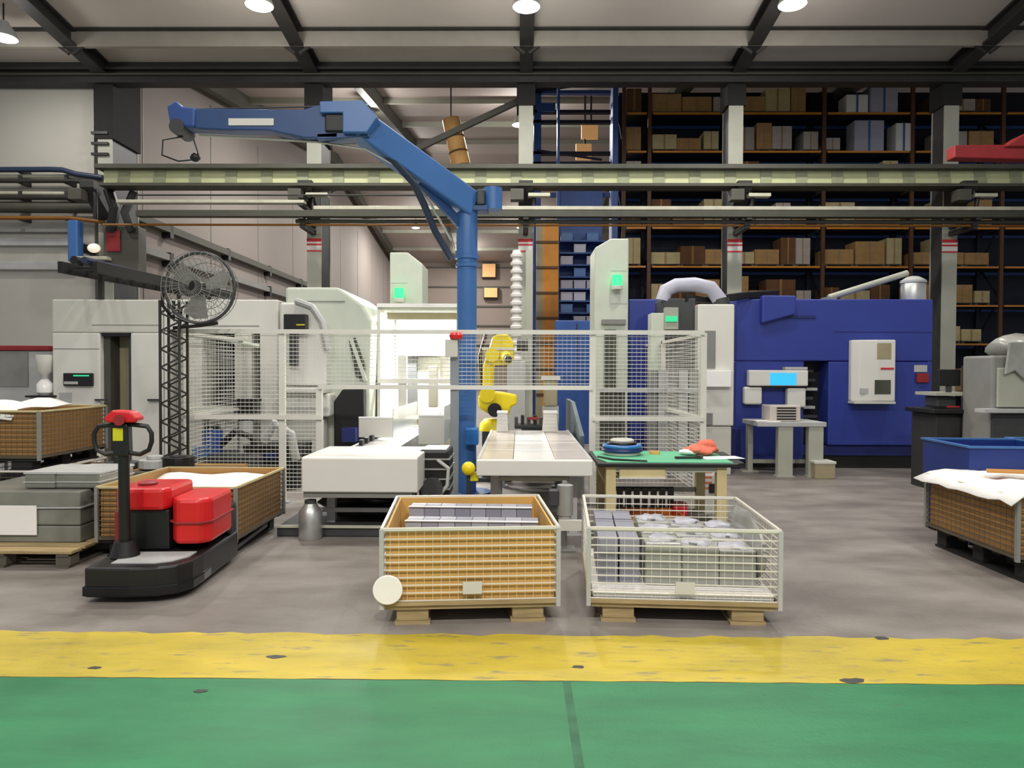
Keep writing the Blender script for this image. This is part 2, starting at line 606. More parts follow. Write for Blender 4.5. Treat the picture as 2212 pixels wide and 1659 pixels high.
v = []
for Y in (17.0, 37.0, 58.0):
    v += [(-10.4, Y, roof2(Y)), (40, Y, roof2(Y)), (-10.4, Y, roof2(Y) + .1), (40, Y, roof2(Y) + .1)]
c2 = struct('ceiling', MB().add(v, [(0, 1, 5, 4), (4, 5, 9, 8), (2, 6, 7, 3), (6, 10, 11, 7), (0, 2, 3, 1), (8, 9, 11, 10)]), 'roof_far')
for x in [COLX[0] + .35] + COLX[1:]:
    m = MB()
    for (ya, yb) in ((17.2, 37), (37, 56.8)):
        m.bar((x, ya, roof2(ya) - .26), (x, yb, roof2(yb) - .26), .26, .52)
    obj('rafter', m, 'column_dark', c2)
for Y in (21, 25, 29, 33, 41, 45, 49, 53):
    obj('purlin', B(-10.3, 30, Y - .04, Y + .04, roof2(Y) - .22, roof2(Y)), 'column', c2)
struct('beam_eave', MB().box(-22, 26, 16.85, 17.2, Z(177, 16.85), Z(164, 16.85)).box(-22, 26, 16.95, 17.1, Z(164, 16.95), EAVE_Z).box(-22, 26, 16.8, 17.25, Z(152, 16.9), Z(147, 16.9)), 'dark_steel')
struct('trim_1', MB().box(-22, 26, 16.78, 16.86, Z(161, 16.8), Z(158, 16.8)), 'column_dark')
# rails and conduits along the left wall, running away from the camera
for z, r, m, lab in ((5.55, .10, 'column_dark', 'upper brown conduit running along the rose wall behind the columns'), (4.75, .09, 'grey', 'lower grey conduit running along the rose wall behind the columns')):
    t = tag(obj('wall_conduit', MB().bar((-9.95, 18.2, z), (-9.95, 45, z), r * 2, r * 2), m), lab, 'pipe')
    for k in range(6):
        obj('conduit_bracket', B(-10.1, -9.85, 20 + 4 * k, 20.2 + 4 * k, z - .25, z + .14), 'black', t)

# ------------------------------------------------------------------ columns
for i, x in enumerate(COLX):
    wx = .17
    d = (1.15, .8, .6, .5, .5)[i]
    fr = 17.0
    m = MB().box(x - wx, x + wx, fr, fr + .04, 0, 8.9).box(x - .03, x + .03, fr + .04, fr + d, 0, 8.9).box(x - wx, x + wx, fr + d, fr + d + .04, 0, 8.9)
    c = struct('column', m, 'column')
    obj('recess_shade_plate', MB().box(x + (.10 if i < 3 else -.16), x + (.16 if i < 3 else -.10), fr + .05, fr + d, 0, 8.85), 'dark_grey', c)  # dark plate paints the shade between the flanges
    obj('column_top_shade', B(x - .22, x + .22, fr - .03, fr + d + .06, Z(300 if i < 2 else 228, 17), 8.9), 'black_and_shade', c)  # near-black sleeve paints the shade at the column top
    if i:
        for k, (y0, y1, mm) in enumerate(((516, 523, 'red_sign'), (523, 527, 'white'), (527, 531, 'red_sign'), (531, 541, 'white'), (541, 544, 'red_sign'))):
            obj('warning_band', B(x - wx - .004, x + wx + .004, fr - .012, fr + .02, Z(y1, fr, 1106), Z(y0, fr, 1106)), mm, c)
    else:
        for k in range(3):
            zz = Z(288 + 23 * k, 17)
            obj('ladder_rung', B(x - .3, x + .1, fr - .06, fr, zz - .03, zz + .03), 'black', c)
# diagonal bracing between the columns in the far plane
for a, b, lab in ((P(690, 421, 17.9), P(1134, 212, 18.1), 'dark diagonal brace rising to the middle column behind the jib'),):
    t = tag(obj('diagonal_brace', MB().bar(a, b, .12, .14), 'column_dark'), lab, 'brace')
    obj('gusset_plate', MB().box(b.x - .16, b.x + .16, b.y - .02, b.y + .02, b.z - .16, b.z + .16), 'dark_steel', t)

# ------------------------------------------------------------------ crane runway beam, rails and pipes on the columns
YB = 16.3
x0, x1 = X(222, YB), X(2300, YB)
t = thing('crane_runway_beam', 'long pale green crane runway beam carried on the column row', 'beam', (0, 0, 0))
obj('web', B(x0, x1, YB + .1, YB + .14, Z(398, YB), Z(364, YB)), 'crane_green', t)
obj('top_flange', B(x0 - .1, x1, YB - .12, YB + .36, Z(366, YB), Z(357, YB)), 'crane_dark', t)
obj('crane_rail', B(x0 - .1, x1, YB + .06, YB + .16, Z(357, YB), Z(352, YB)), 'dark_steel', t)
obj('bottom_flange', B(x0, x1, YB - .12, YB + .36, Z(404, YB), Z(398, YB)), 'crane_dark', t)
k = 0
px = 255
while px < 2290:
    obj('stiffener', B(X(px, YB), X(px + 24, YB), YB + .07, YB + .1, Z(398, YB), Z(366, YB)), 'stiff', t)
    px += 77
for i, x in enumerate(COLX):
    t = thing('crane_bracket', ['dark crane bracket on the wide column by the white wall', 'dark crane bracket on the column behind the blue jib arm', 'dark crane bracket on the middle column', 'dark crane bracket on the column in front of the racks', 'dark crane bracket on the column behind the big blue machine'][i], 'bracket', (x, 16.75, Z(440, 16.75)), 0, 'crane brackets on the columns')
    obj('corbel', MB().prism([(-.5, .42), (-.5, .25), (.25, -.35), (.25, .42)], -.16, .16, 'x'), 'dark_steel', t, bevel=.01)
    obj('junction_box', B(-.35, -.05, -.62, -.35, -.05, .2), 'column_dark', t, bevel=.01)
    obj('conduit', MB().tube([(.1, -.35, .3), (.18, -.45, 0), (.15, -.4, -.45)], .05), 'black', t, smooth=True)
    if i > 0:
        obj('bus_duct_end', B(.05, .55, -.6, -.4, .03, .11), 'pipe_light', t, bevel=.01)
YP = 16.0
for y0, y1, m, a, b, lab in ((447, 455, 'pipe_light', 680, 2300, 'long cream cable tray below the crane beam, right of the second column'),
                             (434, 441, 'pipe_light', 258, 660, 'cream cable tray below the crane beam between the first two columns'),
                             (456, 470, 'crane_dark', 300, 2300, 'dark cable channel under the cream trays'),
                             (474, 483, 'column_dark', 640, 2300, 'dark thin conduit running above the ochre pipe'),
                             (484, 489, 'pipe_orange', 225, 2300, 'ochre gas pipe running the whole column row'),
                             (420, 424, 'dark_steel', 300, 1000, 'thin black cable stretched below the crane beam')):
    yy = YP + (.02 if y0 < 470 else .15)
    za, zb = Z(y1, yy), Z(y0, yy)
    t = thing('pipe_run' if 'pipe' in lab or 'cable s' in lab else 'cable_tray', lab, 'pipe' if 'pipe' in lab else 'cable tray', (0, 0, 0))
    if 'pipe' in lab or 'stretched' in lab:
        obj('pipe', MB().tube([(X(a, yy), yy, (za + zb) / 2), (X(b, yy), yy, (za + zb) / 2)], (zb - za) / 2), m, t, smooth=True)
    else:
        obj('channel', B(X(a, yy), X(b, yy), yy - .1, yy + .1, za, zb), m, t, bevel=.01)
    for i, x in enumerate(COLX):
        if X(a, yy) < x < X(b, yy):
            obj('clamp', B(x - .06, x + .06, yy - .08, 16.98, za - .05, za), 'dark_steel', t)
# pipes on the white partition, left of the first column
YW = 16.9
for k, (pts, r, m, lab) in enumerate((([(-260, 368), (110, 366), (135, 367), (165, 376), (222, 384)], .065, 'pipe_navy', 'dark navy pipe bending down along the white wall'),
                                      ([(-260, 382), (150, 381), (215, 390)], .05, 'pipe_light', 'upper cream pipe along the white wall below the navy one'),
                                      ([(-260, 391), (160, 391), (225, 398)], .05, 'pipe_dark', 'black pipe along the white wall between two cream pipes'),
                                      ([(-260, 416), (215, 419)], .05, 'pipe_light', 'cream pipe along the white wall above the brown channel'),
                                      ([(-260, 425), (225, 427)], .06, 'pipe_dark', 'black pipe touching the cream one on the white wall'),
                                      ([(-260, 446), (215, 449)], .13, 'column_dark', 'thick brown channel across the white wall'),
                                      ([(-260, 470), (150, 471), (225, 480)], .045, 'pipe_orange', 'ochre pipe along the white wall below the brown channel'))):
    t = thing('wall_pipe', lab, 'pipe', (0, 0, 0))
    obj('pipe', MB().tube([P(a, b, YW + (.12 if k % 2 else 0)) for a, b in pts], r, 10), m, t, smooth=True)
    for px in (40, 140):
        q = P(px, pts[0][1], YW)
        obj('clamp', B(q.x - .04, q.x + .04, YW + .04, 17.32, q.z - .05, q.z + .05), 'dark_steel', t)
# electrical equipment on the first column
cx = COLX[0]
t = thing('switch_cabinet', 'dark switch cabinet with red panel on the wide first column', 'cabinet', (0, 0, 0))
obj('body', B(X(225, 16.6), X(300, 16.6), 16.6, 16.98, Z(590, 16.6), Z(490, 16.6)), 'column_dark', t, bevel=.02)
obj('door', B(X(232, 16.58), X(262, 16.58), 16.56, 16.6, Z(545, 16.6), Z(500, 16.6)), 'dull_red', t, bevel=.01)
obj('cable_bundle', MB().tube([P(235, 410, 16.6), P(248, 450, 16.5), P(240, 500, 16.6)], .12), 'black', t, smooth=True)
obj('cable_bundle', MB().tube([P(290, 415, 16.6), P(270, 460, 16.5), P(285, 500, 16.6)], .10), 'dark_steel', t, smooth=True)
t = thing('wall_lamp', 'small white lit bulkhead lamp on a shelf beside the first column', 'lamp', (0, 0, 0))
q = P(203, 536, 16.5)
obj('diffuser', MB().blob(q, .15, .1, .11, 1, 0), M('bulkhead_lens', '#fff0dc', .4, var=0, emit=.55), t, smooth=True)
obj('base', B(q.x - .35, q.x + .35, 16.4, 17.3, q.z - .28, q.z - .2), 'pipe_light', t, bevel=.01)
q = P(162, 532, 16.6)
t = thing('hose_reel_post', 'blue vertical post mounted on the white wall by the first column', 'post', (0, 0, 0))
obj('post', B(q.x - .12, q.x + .12, 16.5, 16.75, Z(568, 16.6), Z(478, 16.6)), 'crane_blue', t, bevel=.03)
obj('bracket', B(q.x - .07, q.x + .07, 16.7, 17.3, q.z - .1, q.z + .1), 'dark_steel', t)
# long cable ladder above the left machines, running away from the camera
t = thing('cable_ladder', 'dark sagging cable ladder running back above the white machines', 'cable tray', (0, 0, 0))
a, b = P(205, 577, 10.0), P(505, 640, 14.6)
obj('side_rail', MB().bar(a, b, .06, .16), 'black_and_shade', t)
obj('side_rail', MB().bar(a + Vector((-.5, 0, 0)), b + Vector((-.5, 0, 0)), .06, .16), 'black_and_shade', t)
for k in range(12):
    q = a.lerp(b, (k + .5) / 12)
    obj('rung', MB().bar(q, q + Vector((-.5, 0, 0)), .05, .04), 'dark_steel', t)
obj('cable', MB().tube([a + Vector((-.15, 0, .1)), a.lerp(b, .4) + Vector((-.12, 0, .06)), b + Vector((-.15, 0, .1))], .05), 'pipe_navy', t, smooth=True)
obj('cable', MB().tube([a + Vector((-.3, 0, .1)), a.lerp(b, .5) + Vector((-.33, 0, .05)), b + Vector((-.3, 0, .1))], .06), 'black', t, smooth=True)
for f in (.12, .62):
    q = a.lerp(b, f)
    obj('support_post', MB().bar((q.x - .25, q.y, 2.55), (q.x - .25, q.y, q.z), .06, .06), 'dark_steel', t)


# ------------------------------------------------------------------ wire mesh containers on pallet feet
def wire_panel(a, b, z0, z1, nh, nv, r=.0035, rv=.0010):
    """Crossing wires between two vertical edges a=(x,y), b=(x,y)."""
    m = MB()
    for i in range(nh + 1):
        z = z0 + (z1 - z0) * i / nh
        m.bar((a[0], a[1], z), (b[0], b[1], z), 2 * r, 2 * r)
    for i in range(1, nv):
        f = i / nv
        x, y = a[0] + (b[0] - a[0]) * f, a[1] + (b[1] - a[1]) * f
        m.bar((x, y, z0), (x, y, z1), 2 * rv, 2 * rv)
    return m


def container(name, label, loc, rz, W, D, H, group, liner=None, base=.125, card='card', nh=9, feet='wood', rim='wire', wires='wire'):
    """Mesh container: pallet feet, deck boards, four posts, four mesh sides, optional cardboard liner. Origin: middle of the front edge on the floor."""
    t = thing(name, label, 'crate', loc, rz, group)
    x0, x1 = -W / 2, W / 2
    z0 = base
    for sx in (x0 + .19, x1 - .19):
        for sy in (.09, D / 2, D - .09):
            obj('foot_block', B(sx - .10, sx + .10, sy - .07, sy + .07, 0.02, z0 - .028), feet, t, bevel=.006)
        obj('runner', B(sx - .11, sx + .11, .01, D - .01, 0, .02), feet, t)
    nb = 6
    for k in range(nb):
        y = .055 + (D - .11) * k / (nb - 1)
        obj('deck_board', B(x0 + .02, x1 - .02, y - .05, y + .05, z0 - .028, z0), feet, t)
    ze = z0 + .03
    for sx in (x0, x1):
        for sy in (0, D):
            obj('corner_post', B(sx - .014, sx + .014, sy - .014, sy + .014, z0 - .02, H), 'light_grey' if wires == 'wire' else 'grey', t)
    e = [((x0, 0), (x1, 0)), ((x1, 0), (x1, D)), ((x1, D), (x0, D)), ((x0, D), (x0, 0))]
    for k, (a, b) in enumerate(e):
        obj('wire_mesh', wire_panel(a, b, ze, H - .012, nh, 21 if k % 2 == 0 else 19), wires, t)
        obj('top_rail', MB().bar((a[0], a[1], H), (b[0], b[1], H), .018, .018), rim, t)
        obj('bottom_rail', MB().bar((a[0], a[1], z0 + .012), (b[0], b[1], z0 + .012), .02, .024), 'wood' if feet == 'wood' else wires, t)
    if liner is not None:
        g = .022
        for a0, a1, b0, b1 in ((x0 + g, x1 - g, g, g + .012), (x0 + g, x1 - g, D - g - .012, D - g), (x0 + g, x0 + g + .012, g + .012, D - g - .012), (x1 - g - .012, x1 - g, g + .012, D - g - .012)):
            obj('cardboard_wall', B(a0, a1, b0, b1, z0 + .005, H - liner), card, t)
        obj('cardboard_floor', B(x0 + g, x1 - g, g, D - g, z0 + .002, z0 + .012), card, t)
    obj('label_plate', B(-.05, .07, -.018, -.008, z0 + .07, z0 + .145), 'white2', t)
    return t


GC = 'mesh containers on pallet feet'
# A: the container in the middle
pA = P(1015, 1350, 4.46)
YA = 4.45
rzA = math.radians(5.0)
A = container('mesh_container', 'wire mesh container lined with cardboard and holding grey plastic rows, white disc at its corner', (X(1018, YA), YA, 0), rzA, 1.11, 1.15, .605, GC, liner=.004)
RA = Matrix.Rotation(rzA, 4, 'Z')
d0 = Vector(A.location) + RA @ Vector((-.515, -.03, .235))
disc = thing('round_tag', 'bright white round disc hung on the corner of the cardboard container', 'tag', d0, rzA)
obj('plate', MB().lathe([(.001, -.008), (.088, -.008), (.092, -.004), (.092, .004), (.088, .008), (.001, .008)], (0, 0), 32, 'y'), 'white_gloss', disc, smooth=True)
obj('hook', MB().tube([(0, .006, .06), (0, .02, .1), (0, .03, .085)], .003, 6), 'steel', disc)
gp = 'grey plastic rows in the cardboard container'
rz_rows = math.radians(-1.5)
RR = Matrix.Rotation(rz_rows, 4, 'Z')
for row in range(2):
    base_pt = Vector(A.location) + RA @ Vector((.01, (.40, .80)[row], 0))
    hh = (.568, .588)[row]
    for k in range(8):
        q = base_pt + RR @ Vector((-.40 + .1145 * k, 0, 0))
        t = thing('plastic_profile', 'grey plastic profile, %s of the %s row in the cardboard container' % (('first', 'second', 'third', 'fourth', 'fifth', 'sixth', 'seventh', 'last')[k], ('near', 'far')[row]), 'part', q, rz_rows, gp)
        obj('shell', B(-.056, .056, 0, .16, .14, hh - .006), 'plate_grey' if k % 2 else 'plate_grey2', t, bevel=.003)
        obj('top_lip', B(-.0572, .0572, -.012, .012, hh - .006, hh), 'paper', t)
t = tag(obj('divider_sheet', B(-.49, .49, 0, .006, .138, .575), 'paper'), 'thin white sheet just inside the front wall of the cardboard container', 'sheet')
t.location, t.rotation_euler = Vector(A.location) + RA @ Vector((0, .07, 0)), (0, 0, rzA)

# B: the container with bagged parts
YBc = 4.47
rzB = math.radians(-3.5)
Bc = container('mesh_container', 'open wire mesh container without cardboard, filled with plastic-bagged grey parts', (X(1480, YBc), YBc, 0), rzB, 1.19, 1.17, .60, GC)
RB = Matrix.Rotation(rzB, 4, 'Z')


def inB(x, y, z=0):
    return Vector(Bc.location) + RB @ Vector((x, y, z))


t = tag(obj('blue_sheet', B(-.56, .56, .03, 1.12, .128, .150), 'rack_blue'), 'blue liner sheet on the bottom of the open mesh container', 'sheet')
t.location, t.rotation_euler = Bc.location, (0, 0, rzB)
t = tag(obj('white_sheet', B(-.57, .57, .025, 1.13, .151, .19), 'paper', bevel=.01), 'white foam sheet lying on the blue sheet under the bagged parts', 'sheet')
t.location, t.rotation_euler = Bc.location, (0, 0, rzB)
k = 0
for row, (ly, hh) in enumerate(((.30, .49), (.56, .505), (.82, .52))):
    for j, lx in enumerate((-.46, -.32)):
        k += 1
        t = thing('grey_part', 'unbagged grey plastic part, %s in the %s row of the open mesh container' % (('outer one', 'inner one')[j], ('first', 'second', 'third')[row]), 'part', inB(lx, ly), rzB, 'grey parts in the open mesh container')
        obj('shell', B(-.065, .065, -.11, .11, .192, hh), 'plate_grey', t, bevel=.006)
        obj('top_lip', B(-.066, .066, .1, .118, hh - .015, hh + .008), 'plate_grey2', t)
    for j, lx in enumerate((-.10, .14, .38)):
        t = thing('bagged_part', 'grey part in a crumpled clear bag with white sheet, %s of the %s row' % (('first', 'middle', 'last')[j], ('near', 'second', 'far')[row]), 'part', inB(lx, ly), rzB, 'bagged parts in the open mesh container')
        obj('bag', B(-.119, .119, -.127, .127, .192, hh - .02 - .02 * j), 'film', t, bevel=.012)
        obj('crumpled_top', MB().blob((0, 0, hh - .018 - .02 * j), .10, .10, .026, k * 3 + j, .16, 18, 6), 'plate_grey2', t, smooth=True)
        obj('print_patch', B(-.05, .06, -.119, -.114, hh - .10 - .02 * j, hh - .05 - .02 * j), 'light_grey', t)
t = tag(obj('side_bag', MB().blob((0, 0, 0), .05, .5, .22, 9, .05, 14, 10), 'film', smooth=True), 'grey plastic bag hanging inside the far side of the open mesh container', 'bag')
t.location, t.rotation_euler = inB(.525, .58, .40), (0, 0, rzB)

# C: the cardboard crate behind the red truck
YC = 5.95
C = container('mesh_container', 'cardboard-lined mesh container with a white sheet inside, beside the red pallet truck', (-2.98, YC, 0), 0, 1.18, 1.22, .60, GC, liner=.0, card='card_old', base=.155, feet='black_and_shade', rim='carton2', wires='wire_dark')  # raised near-black feet paint the shade under this crate
m = MB()
n = 10
vs = [(-3.53 + 1.10 * i / n, YC + .04 + 1.14 * j / n, .53 + .012 * math.sin(1.1 * i + .7 * j) + .012 * math.cos(1.4 * j) + .02 * (j / n)) for j in range(n + 1) for i in range(n + 1)]
m.add(vs, [(j * (n + 1) + i, j * (n + 1) + i + 1, (j + 1) * (n + 1) + i + 1, (j + 1) * (n + 1) + i) for j in range(n) for i in range(n)])
t = tag(obj('packing_sheet', m, 'paper', smooth=True), 'crumpled white packing sheet inside the cardboard container beside the truck', 'sheet')
sd = t.modifiers.new('thick', 'SOLIDIFY')
sd.thickness = .012
t = tag(obj('packed_goods', B(-3.52, -2.44, YC + .05, YC + 1.16, .17, .46), 'plate_grey', bevel=.02), 'grey packed goods under the white sheet beside the truck', 'goods')

# D, E: two stacked containers at the left edge
YD = 6.85
D_ = container('mesh_container', 'upper cardboard-lined mesh container standing on an open one, white sheet on top', (-5.24, YD, .60), 0, 1.14, 1.12, .585, GC, liner=.0, card='card_old', feet='black_and_shade', rim='carton2', wires='wire_dark')  # near-black feet on both stacked crates paint the shade below them
E_ = container('mesh_container', 'open mesh container with dark load that carries the cardboard container', (-5.24, YD, 0), 0, 1.14, 1.12, .60, GC, feet='black_and_shade', wires='wire_dark')
t = tag(obj('dark_load', B(-5.77, -4.71, YD + .05, YD + 1.07, .135, .45), 'dark_grey', bevel=.03), 'dark load inside the lower stacked mesh container', 'load')
m = MB()
vs = [(-5.75 + .82 * i / n, YD - .02 + .95 * j / n, 1.19 + .10 * math.exp(-((i - 6.5) / 3) ** 2) * (.4 + .6 * math.sin(j * .5) ** 2) - (.1 if j == 0 else 0)) for j in range(n + 1) for i in range(n + 1)]
m.add(vs, [(j * (n + 1) + i, j * (n + 1) + i + 1, (j + 1) * (n + 1) + i + 1, (j + 1) * (n + 1) + i) for j in range(n) for i in range(n)])
t = tag(obj('packing_sheet', m, 'paper', smooth=True), 'white plastic sheet heaped over the upper stacked container', 'sheet')
sd = t.modifiers.new('thick', 'SOLIDIFY')
sd.thickness = .01

# F: low wooden pallet with film-wrapped grey blocks
YF = 5.62
xr = X(152, YF)
t = thing('wooden_pallet', 'wooden pallet with pale deck boards under film-wrapped grey blocks', 'pallet', (xr - .6, YF, 0))
for k in range(7):
    y = .06 + k * .18
    obj('deck_board', B(-.6, .6, y - .07, y + .07, .118, .142), 'wood', t, bevel=.003)
for sx in (-.52, 0, .52):
    obj('stringer', B(sx - .05, sx + .05, 0, 1.2, .095, .118), 'wood_dark', t)
    for y in (.07, .6, 1.13):
        obj('foot_block', B(sx - .06, sx + .06, y - .06, y + .06, .02, .095), 'wood_dark', t, bevel=.004)
    obj('runner', B(sx - .05, sx + .05, 0, 1.2, 0, .02), 'wood_dark', t)
t = thing('wrapped_stack', 'low grey stack in stretch film on the wooden pallet, bearing a white sheet', 'stack', (xr - .6, YF, 0))
for k in range(3):
    obj('layer', B(-.57, .50, .27, 1.12, .143 + .145 * k, .283 + .145 * k), 'film_dark', t, bevel=.012)
obj('film_fold', MB().bar((-.58, .26, .43), (.51, .26, .44), .01, .012).bar((.51, .26, .44), (.512, 1.12, .44), .01, .012), 'light_grey', t)
obj('paper_sheet', B(-.62, X(76, YF + .25) - (xr - .6), .248, .256, Z(1162, YF + .25), Z(1098, YF + .25)), 'paper', t)
YT = 6.0
for k, (a, b, yy, d, h, lab) in enumerate(((48, 118, YT, .5, .72, 'smaller upright grey wrapped block on the pallet, next to the white sheet'), (112, 214, YT + .02, .55, .735, 'larger upright grey wrapped block on the pallet, near the truck handle'))):
    xa, xb = X(a, yy), X(b, yy)
    t = thing('wrapped_block', lab, 'block', ((xa + xb) / 2, yy, .578), 0, 'upright wrapped blocks on the pallet')
    hw = (xb - xa) / 2
    obj('block', B(-hw + .008, hw - .008, 0, d, 0, Z(1030, yy) - .578), 'film_dark', t, bevel=.015)
    obj('film_band', MB().box(-hw + .002, hw - .002, -.006, d + .004, .05, .06), 'light_grey', t)
    obj('top_cover', B(-hw + .002, hw - .002, -.004, d + .004, Z(1030, yy) - .578, Z(1025, yy) - .576), 'light_grey', t, bevel=.004)
# long brown boards and a low rack behind the pallet, by the truck
t = thing('plank_trolley', 'low dark trolley loaded with long brown planks behind the pallet truck handle', 'trolley', (X(330, 7.3), 7.26, 0), 0)
for k in range(4):
    obj('plank', B(-1.1, .75, k * .165, k * .165 + .15, .50 + .004 * k, .535 + .004 * k), 'card_old' if k % 2 else 'wood_dark', t, bevel=.004)
obj('frame', MB().box(-1.05, .7, 0, .05, .40, .50).box(-1.05, .7, .6, .65, .40, .50).box(-1.05, -1.0, .05, .6, .40, .50).box(.65, .7, .05, .6, .40, .50), 'dark_steel', t)
for sx in (-.95, .6):
    for sy in (.06, .58):
        obj('leg', B(sx - .03, sx + .03, sy - .03, sy + .03, .1, .40), 'dark_steel', t)
        obj('caster', MB().cyl((sx - .02, sy, .05), (sx + .02, sy, .05), .05, n=12).box(sx - .01, sx + .01, sy - .02, sy + .02, .09, .11), 'black', t, smooth=True)
for k, (px, lab) in enumerate(((275, 'dark steel part lying on the planks next to the tiller'), (345, 'flat pale steel part lying on the planks'), (395, 'small dark part lying at the end of the planks'))):
    q = P(px, 985, 7.6)
    o = tag(obj('steel_part', MB().prism(arc(0, 0, .16, 0, 360, 14)[:-1], 0, .06 + .03 * k, 'z').prism(arc(0, 0, .08, 0, 360, 12)[:-1], .06 + .03 * k, .13, 'z'), ('dark_grey', 'light_grey', 'black')[k], bevel=.008), lab, 'part', 'steel parts on the planks')
    o.location = (q.x, 7.5, .552)

# right edge: cardboard crate with loose sheets and two blue bins behind it
xl = 3.74
R_ = container('mesh_container', 'cardboard-lined mesh container under loose white sheets by the blue machine', (xl + .60, 5.36, 0), 0, 1.18, 1.20, .66, GC, liner=.0, card='card_old', base=.19, feet='black_and_shade', rim='carton2', wires='wire_dark')  # shadow band under the crate put into tall near-black feet
m = MB()
vs = [(xl - .10 + 1.45 * i / n, 5.28 + 1.30 * j / n, .672 + .028 * abs(math.sin(1.3 * i + .8 * j)) + .035 * math.sin(j * .9 + 1) ** 2 - (.085 if i == 0 else 0)) for j in range(n + 1) for i in range(n + 1)]
m.add(vs, [(j * (n + 1) + i, j * (n + 1) + i + 1, (j + 1) * (n + 1) + i + 1, (j + 1) * (n + 1) + i) for j in range(n) for i in range(n)])
t = tag(obj('packing_sheet', m, 'paper', smooth=True), 'loose white packing sheets draped over the cardboard container by the blue machine', 'sheet')
sd = t.modifiers.new('thick', 'SOLIDIFY')
sd.thickness = .01
t = tag(obj('cardboard_flap', MB().prism([(0, 0), (.62, .02), (.6, .26), (.05, .2)], 0, .01, 'z'), 'card_in'), 'bent tan cardboard flap lying on the white sheets', 'flap')
t.location, t.rotation_euler = (xl + .18, 5.98, .757), (0, 0, -.3)
for k, (bx, by, rz) in enumerate(((4.62, 6.95, -.06), (5.55, 7.05, -.06))):
    t = thing('blue_bin', ('open blue plastic pallet bin behind the white sheets, beside the blue machine', 'second open blue bin further along the wall of bins, partly out of view')[k], 'bin', (bx, by, 0), rz, 'blue bins behind the sheets')
    w2, d2, z0, z1 = .46, .42, .55, .90
    for a in ((-w2, w2, -d2, -d2 + .03), (-w2, w2, d2 - .03, d2), (-w2, -w2 + .03, -d2 + .03, d2 - .03), (w2 - .03, w2, -d2 + .03, d2 - .03)):
        obj('side_wall', B(a[0], a[1], a[2], a[3], z0, z1), 'bluebin', t)
    obj('bin_floor', B(-w2, w2, -d2, d2, z0 - .03, z0), 'bluebin', t)
    obj('rim', MB().box(-w2 - .02, w2 + .02, -d2 - .02, -d2 + .03, z1, z1 + .02).box(-w2 - .02, w2 + .02, d2 - .03, d2 + .02, z1, z1 + .02).box(-w2 - .02, -w2 + .03, -d2 + .03, d2 - .03, z1, z1 + .02).box(w2 - .03, w2 + .02, -d2 + .03, d2 - .03, z1, z1 + .02), 'crane_blue', t, bevel=.004)
    for sx in (-w2 + .06, w2 - .06):
        for sy in (-d2 + .06, d2 - .06):
            obj('leg', B(sx - .04, sx + .04, sy - .04, sy + .04, 0, z0 - .03), 'navy', t)

# ------------------------------------------------------------------ electric pallet truck
T = thing('pallet_truck', 'red and black electric pallet truck with an upright tiller', 'pallet truck', (-2.63, 4.80, 0), math.radians(3.5))
o2 = [(-.33, .0), (-.02, -.02), (.16, .0), (.27, .06), (.33, .17), (.34, .34), (.34, 1.1), (-.33, 1.1)]
obj('chassis', MB().prism(o2, .04, .245, 'z'), 'black', T, bevel=.015)
obj('bumper', MB().prism([(x * 1.03, y * 1.0 - .012) for x, y in o2[:6]] + [(.34, .5), (-.33, .5)], .05, .12, 'z'), 'black_gloss', T, bevel=.01)
obj('platform', MB().prism([(-.20, .10), (.10, .09), (.20, .14), (.27, .26), (.27, .40), (-.20, .40)], .245, .252, 'z'), 'light_grey', T)
for s in (-.2, .2):
    f = obj('fork', MB().prism([(-.08, 1.1), (.08, 1.1), (.08, 2.15), (.03, 2.25), (-.03, 2.25), (-.08, 2.15)], .045, .09, 'z'), 'black', T, bevel=.008, loc=(s, 0, 0))
    obj('load_wheel', MB().cyl((-.04, 2.0, .04), (.04, 2.0, .04), .04, n=14), 'dark_grey', f, smooth=True)
obj('drive_wheel', MB().cyl((-.05, .22, .105), (.05, .22, .105), .10, n=20), 'dark_grey', T, smooth=True)
# hood: red shell wrapped round a black battery
hp = [(-.36, .42), (.30, .40), (.35, .45), (.35, .92), (-.36, .92)]
obj('hood_top', MB().prism([(x, y) for x, y in [(-.36, .50), (-.30, .42), (.02, .42), (.05, .5), (.05, .92), (-.36, .92)]], .55, .715, 'z'), 'red', T, bevel=.03)
obj('hood_side', MB().prism([(.05, .50), (.12, .40), (.29, .40), (.355, .47), (.355, .92), (.05, .92)], .30, .64, 'z'), 'red', T, bevel=.03)
obj('hood_band', MB().prism([(.045, .47), (.12, .385), (.30, .385), (.37, .465), (.37, .92), (.045, .92)], .455, .47, 'z'), 'dull_red', T, bevel=.004)
obj('battery', B(-.33, .045, .46, .90, .25, .55), 'black', T, bevel=.01)
obj('red_foot', B(-.36, -.27, .47, .9, .28, .54), 'dull_red', T, bevel=.01)
obj('rear_cover', B(-.33, .335, .93, 1.08, .245, .5), 'black', T, bevel=.02)
ho = obj('hood_lamp', MB().lathe([(.001, .715), (.07, .715), (.07, .73), (.05, .74), (.001, .74)], (-.18, .62), 16), 'dull_red', T, smooth=True)
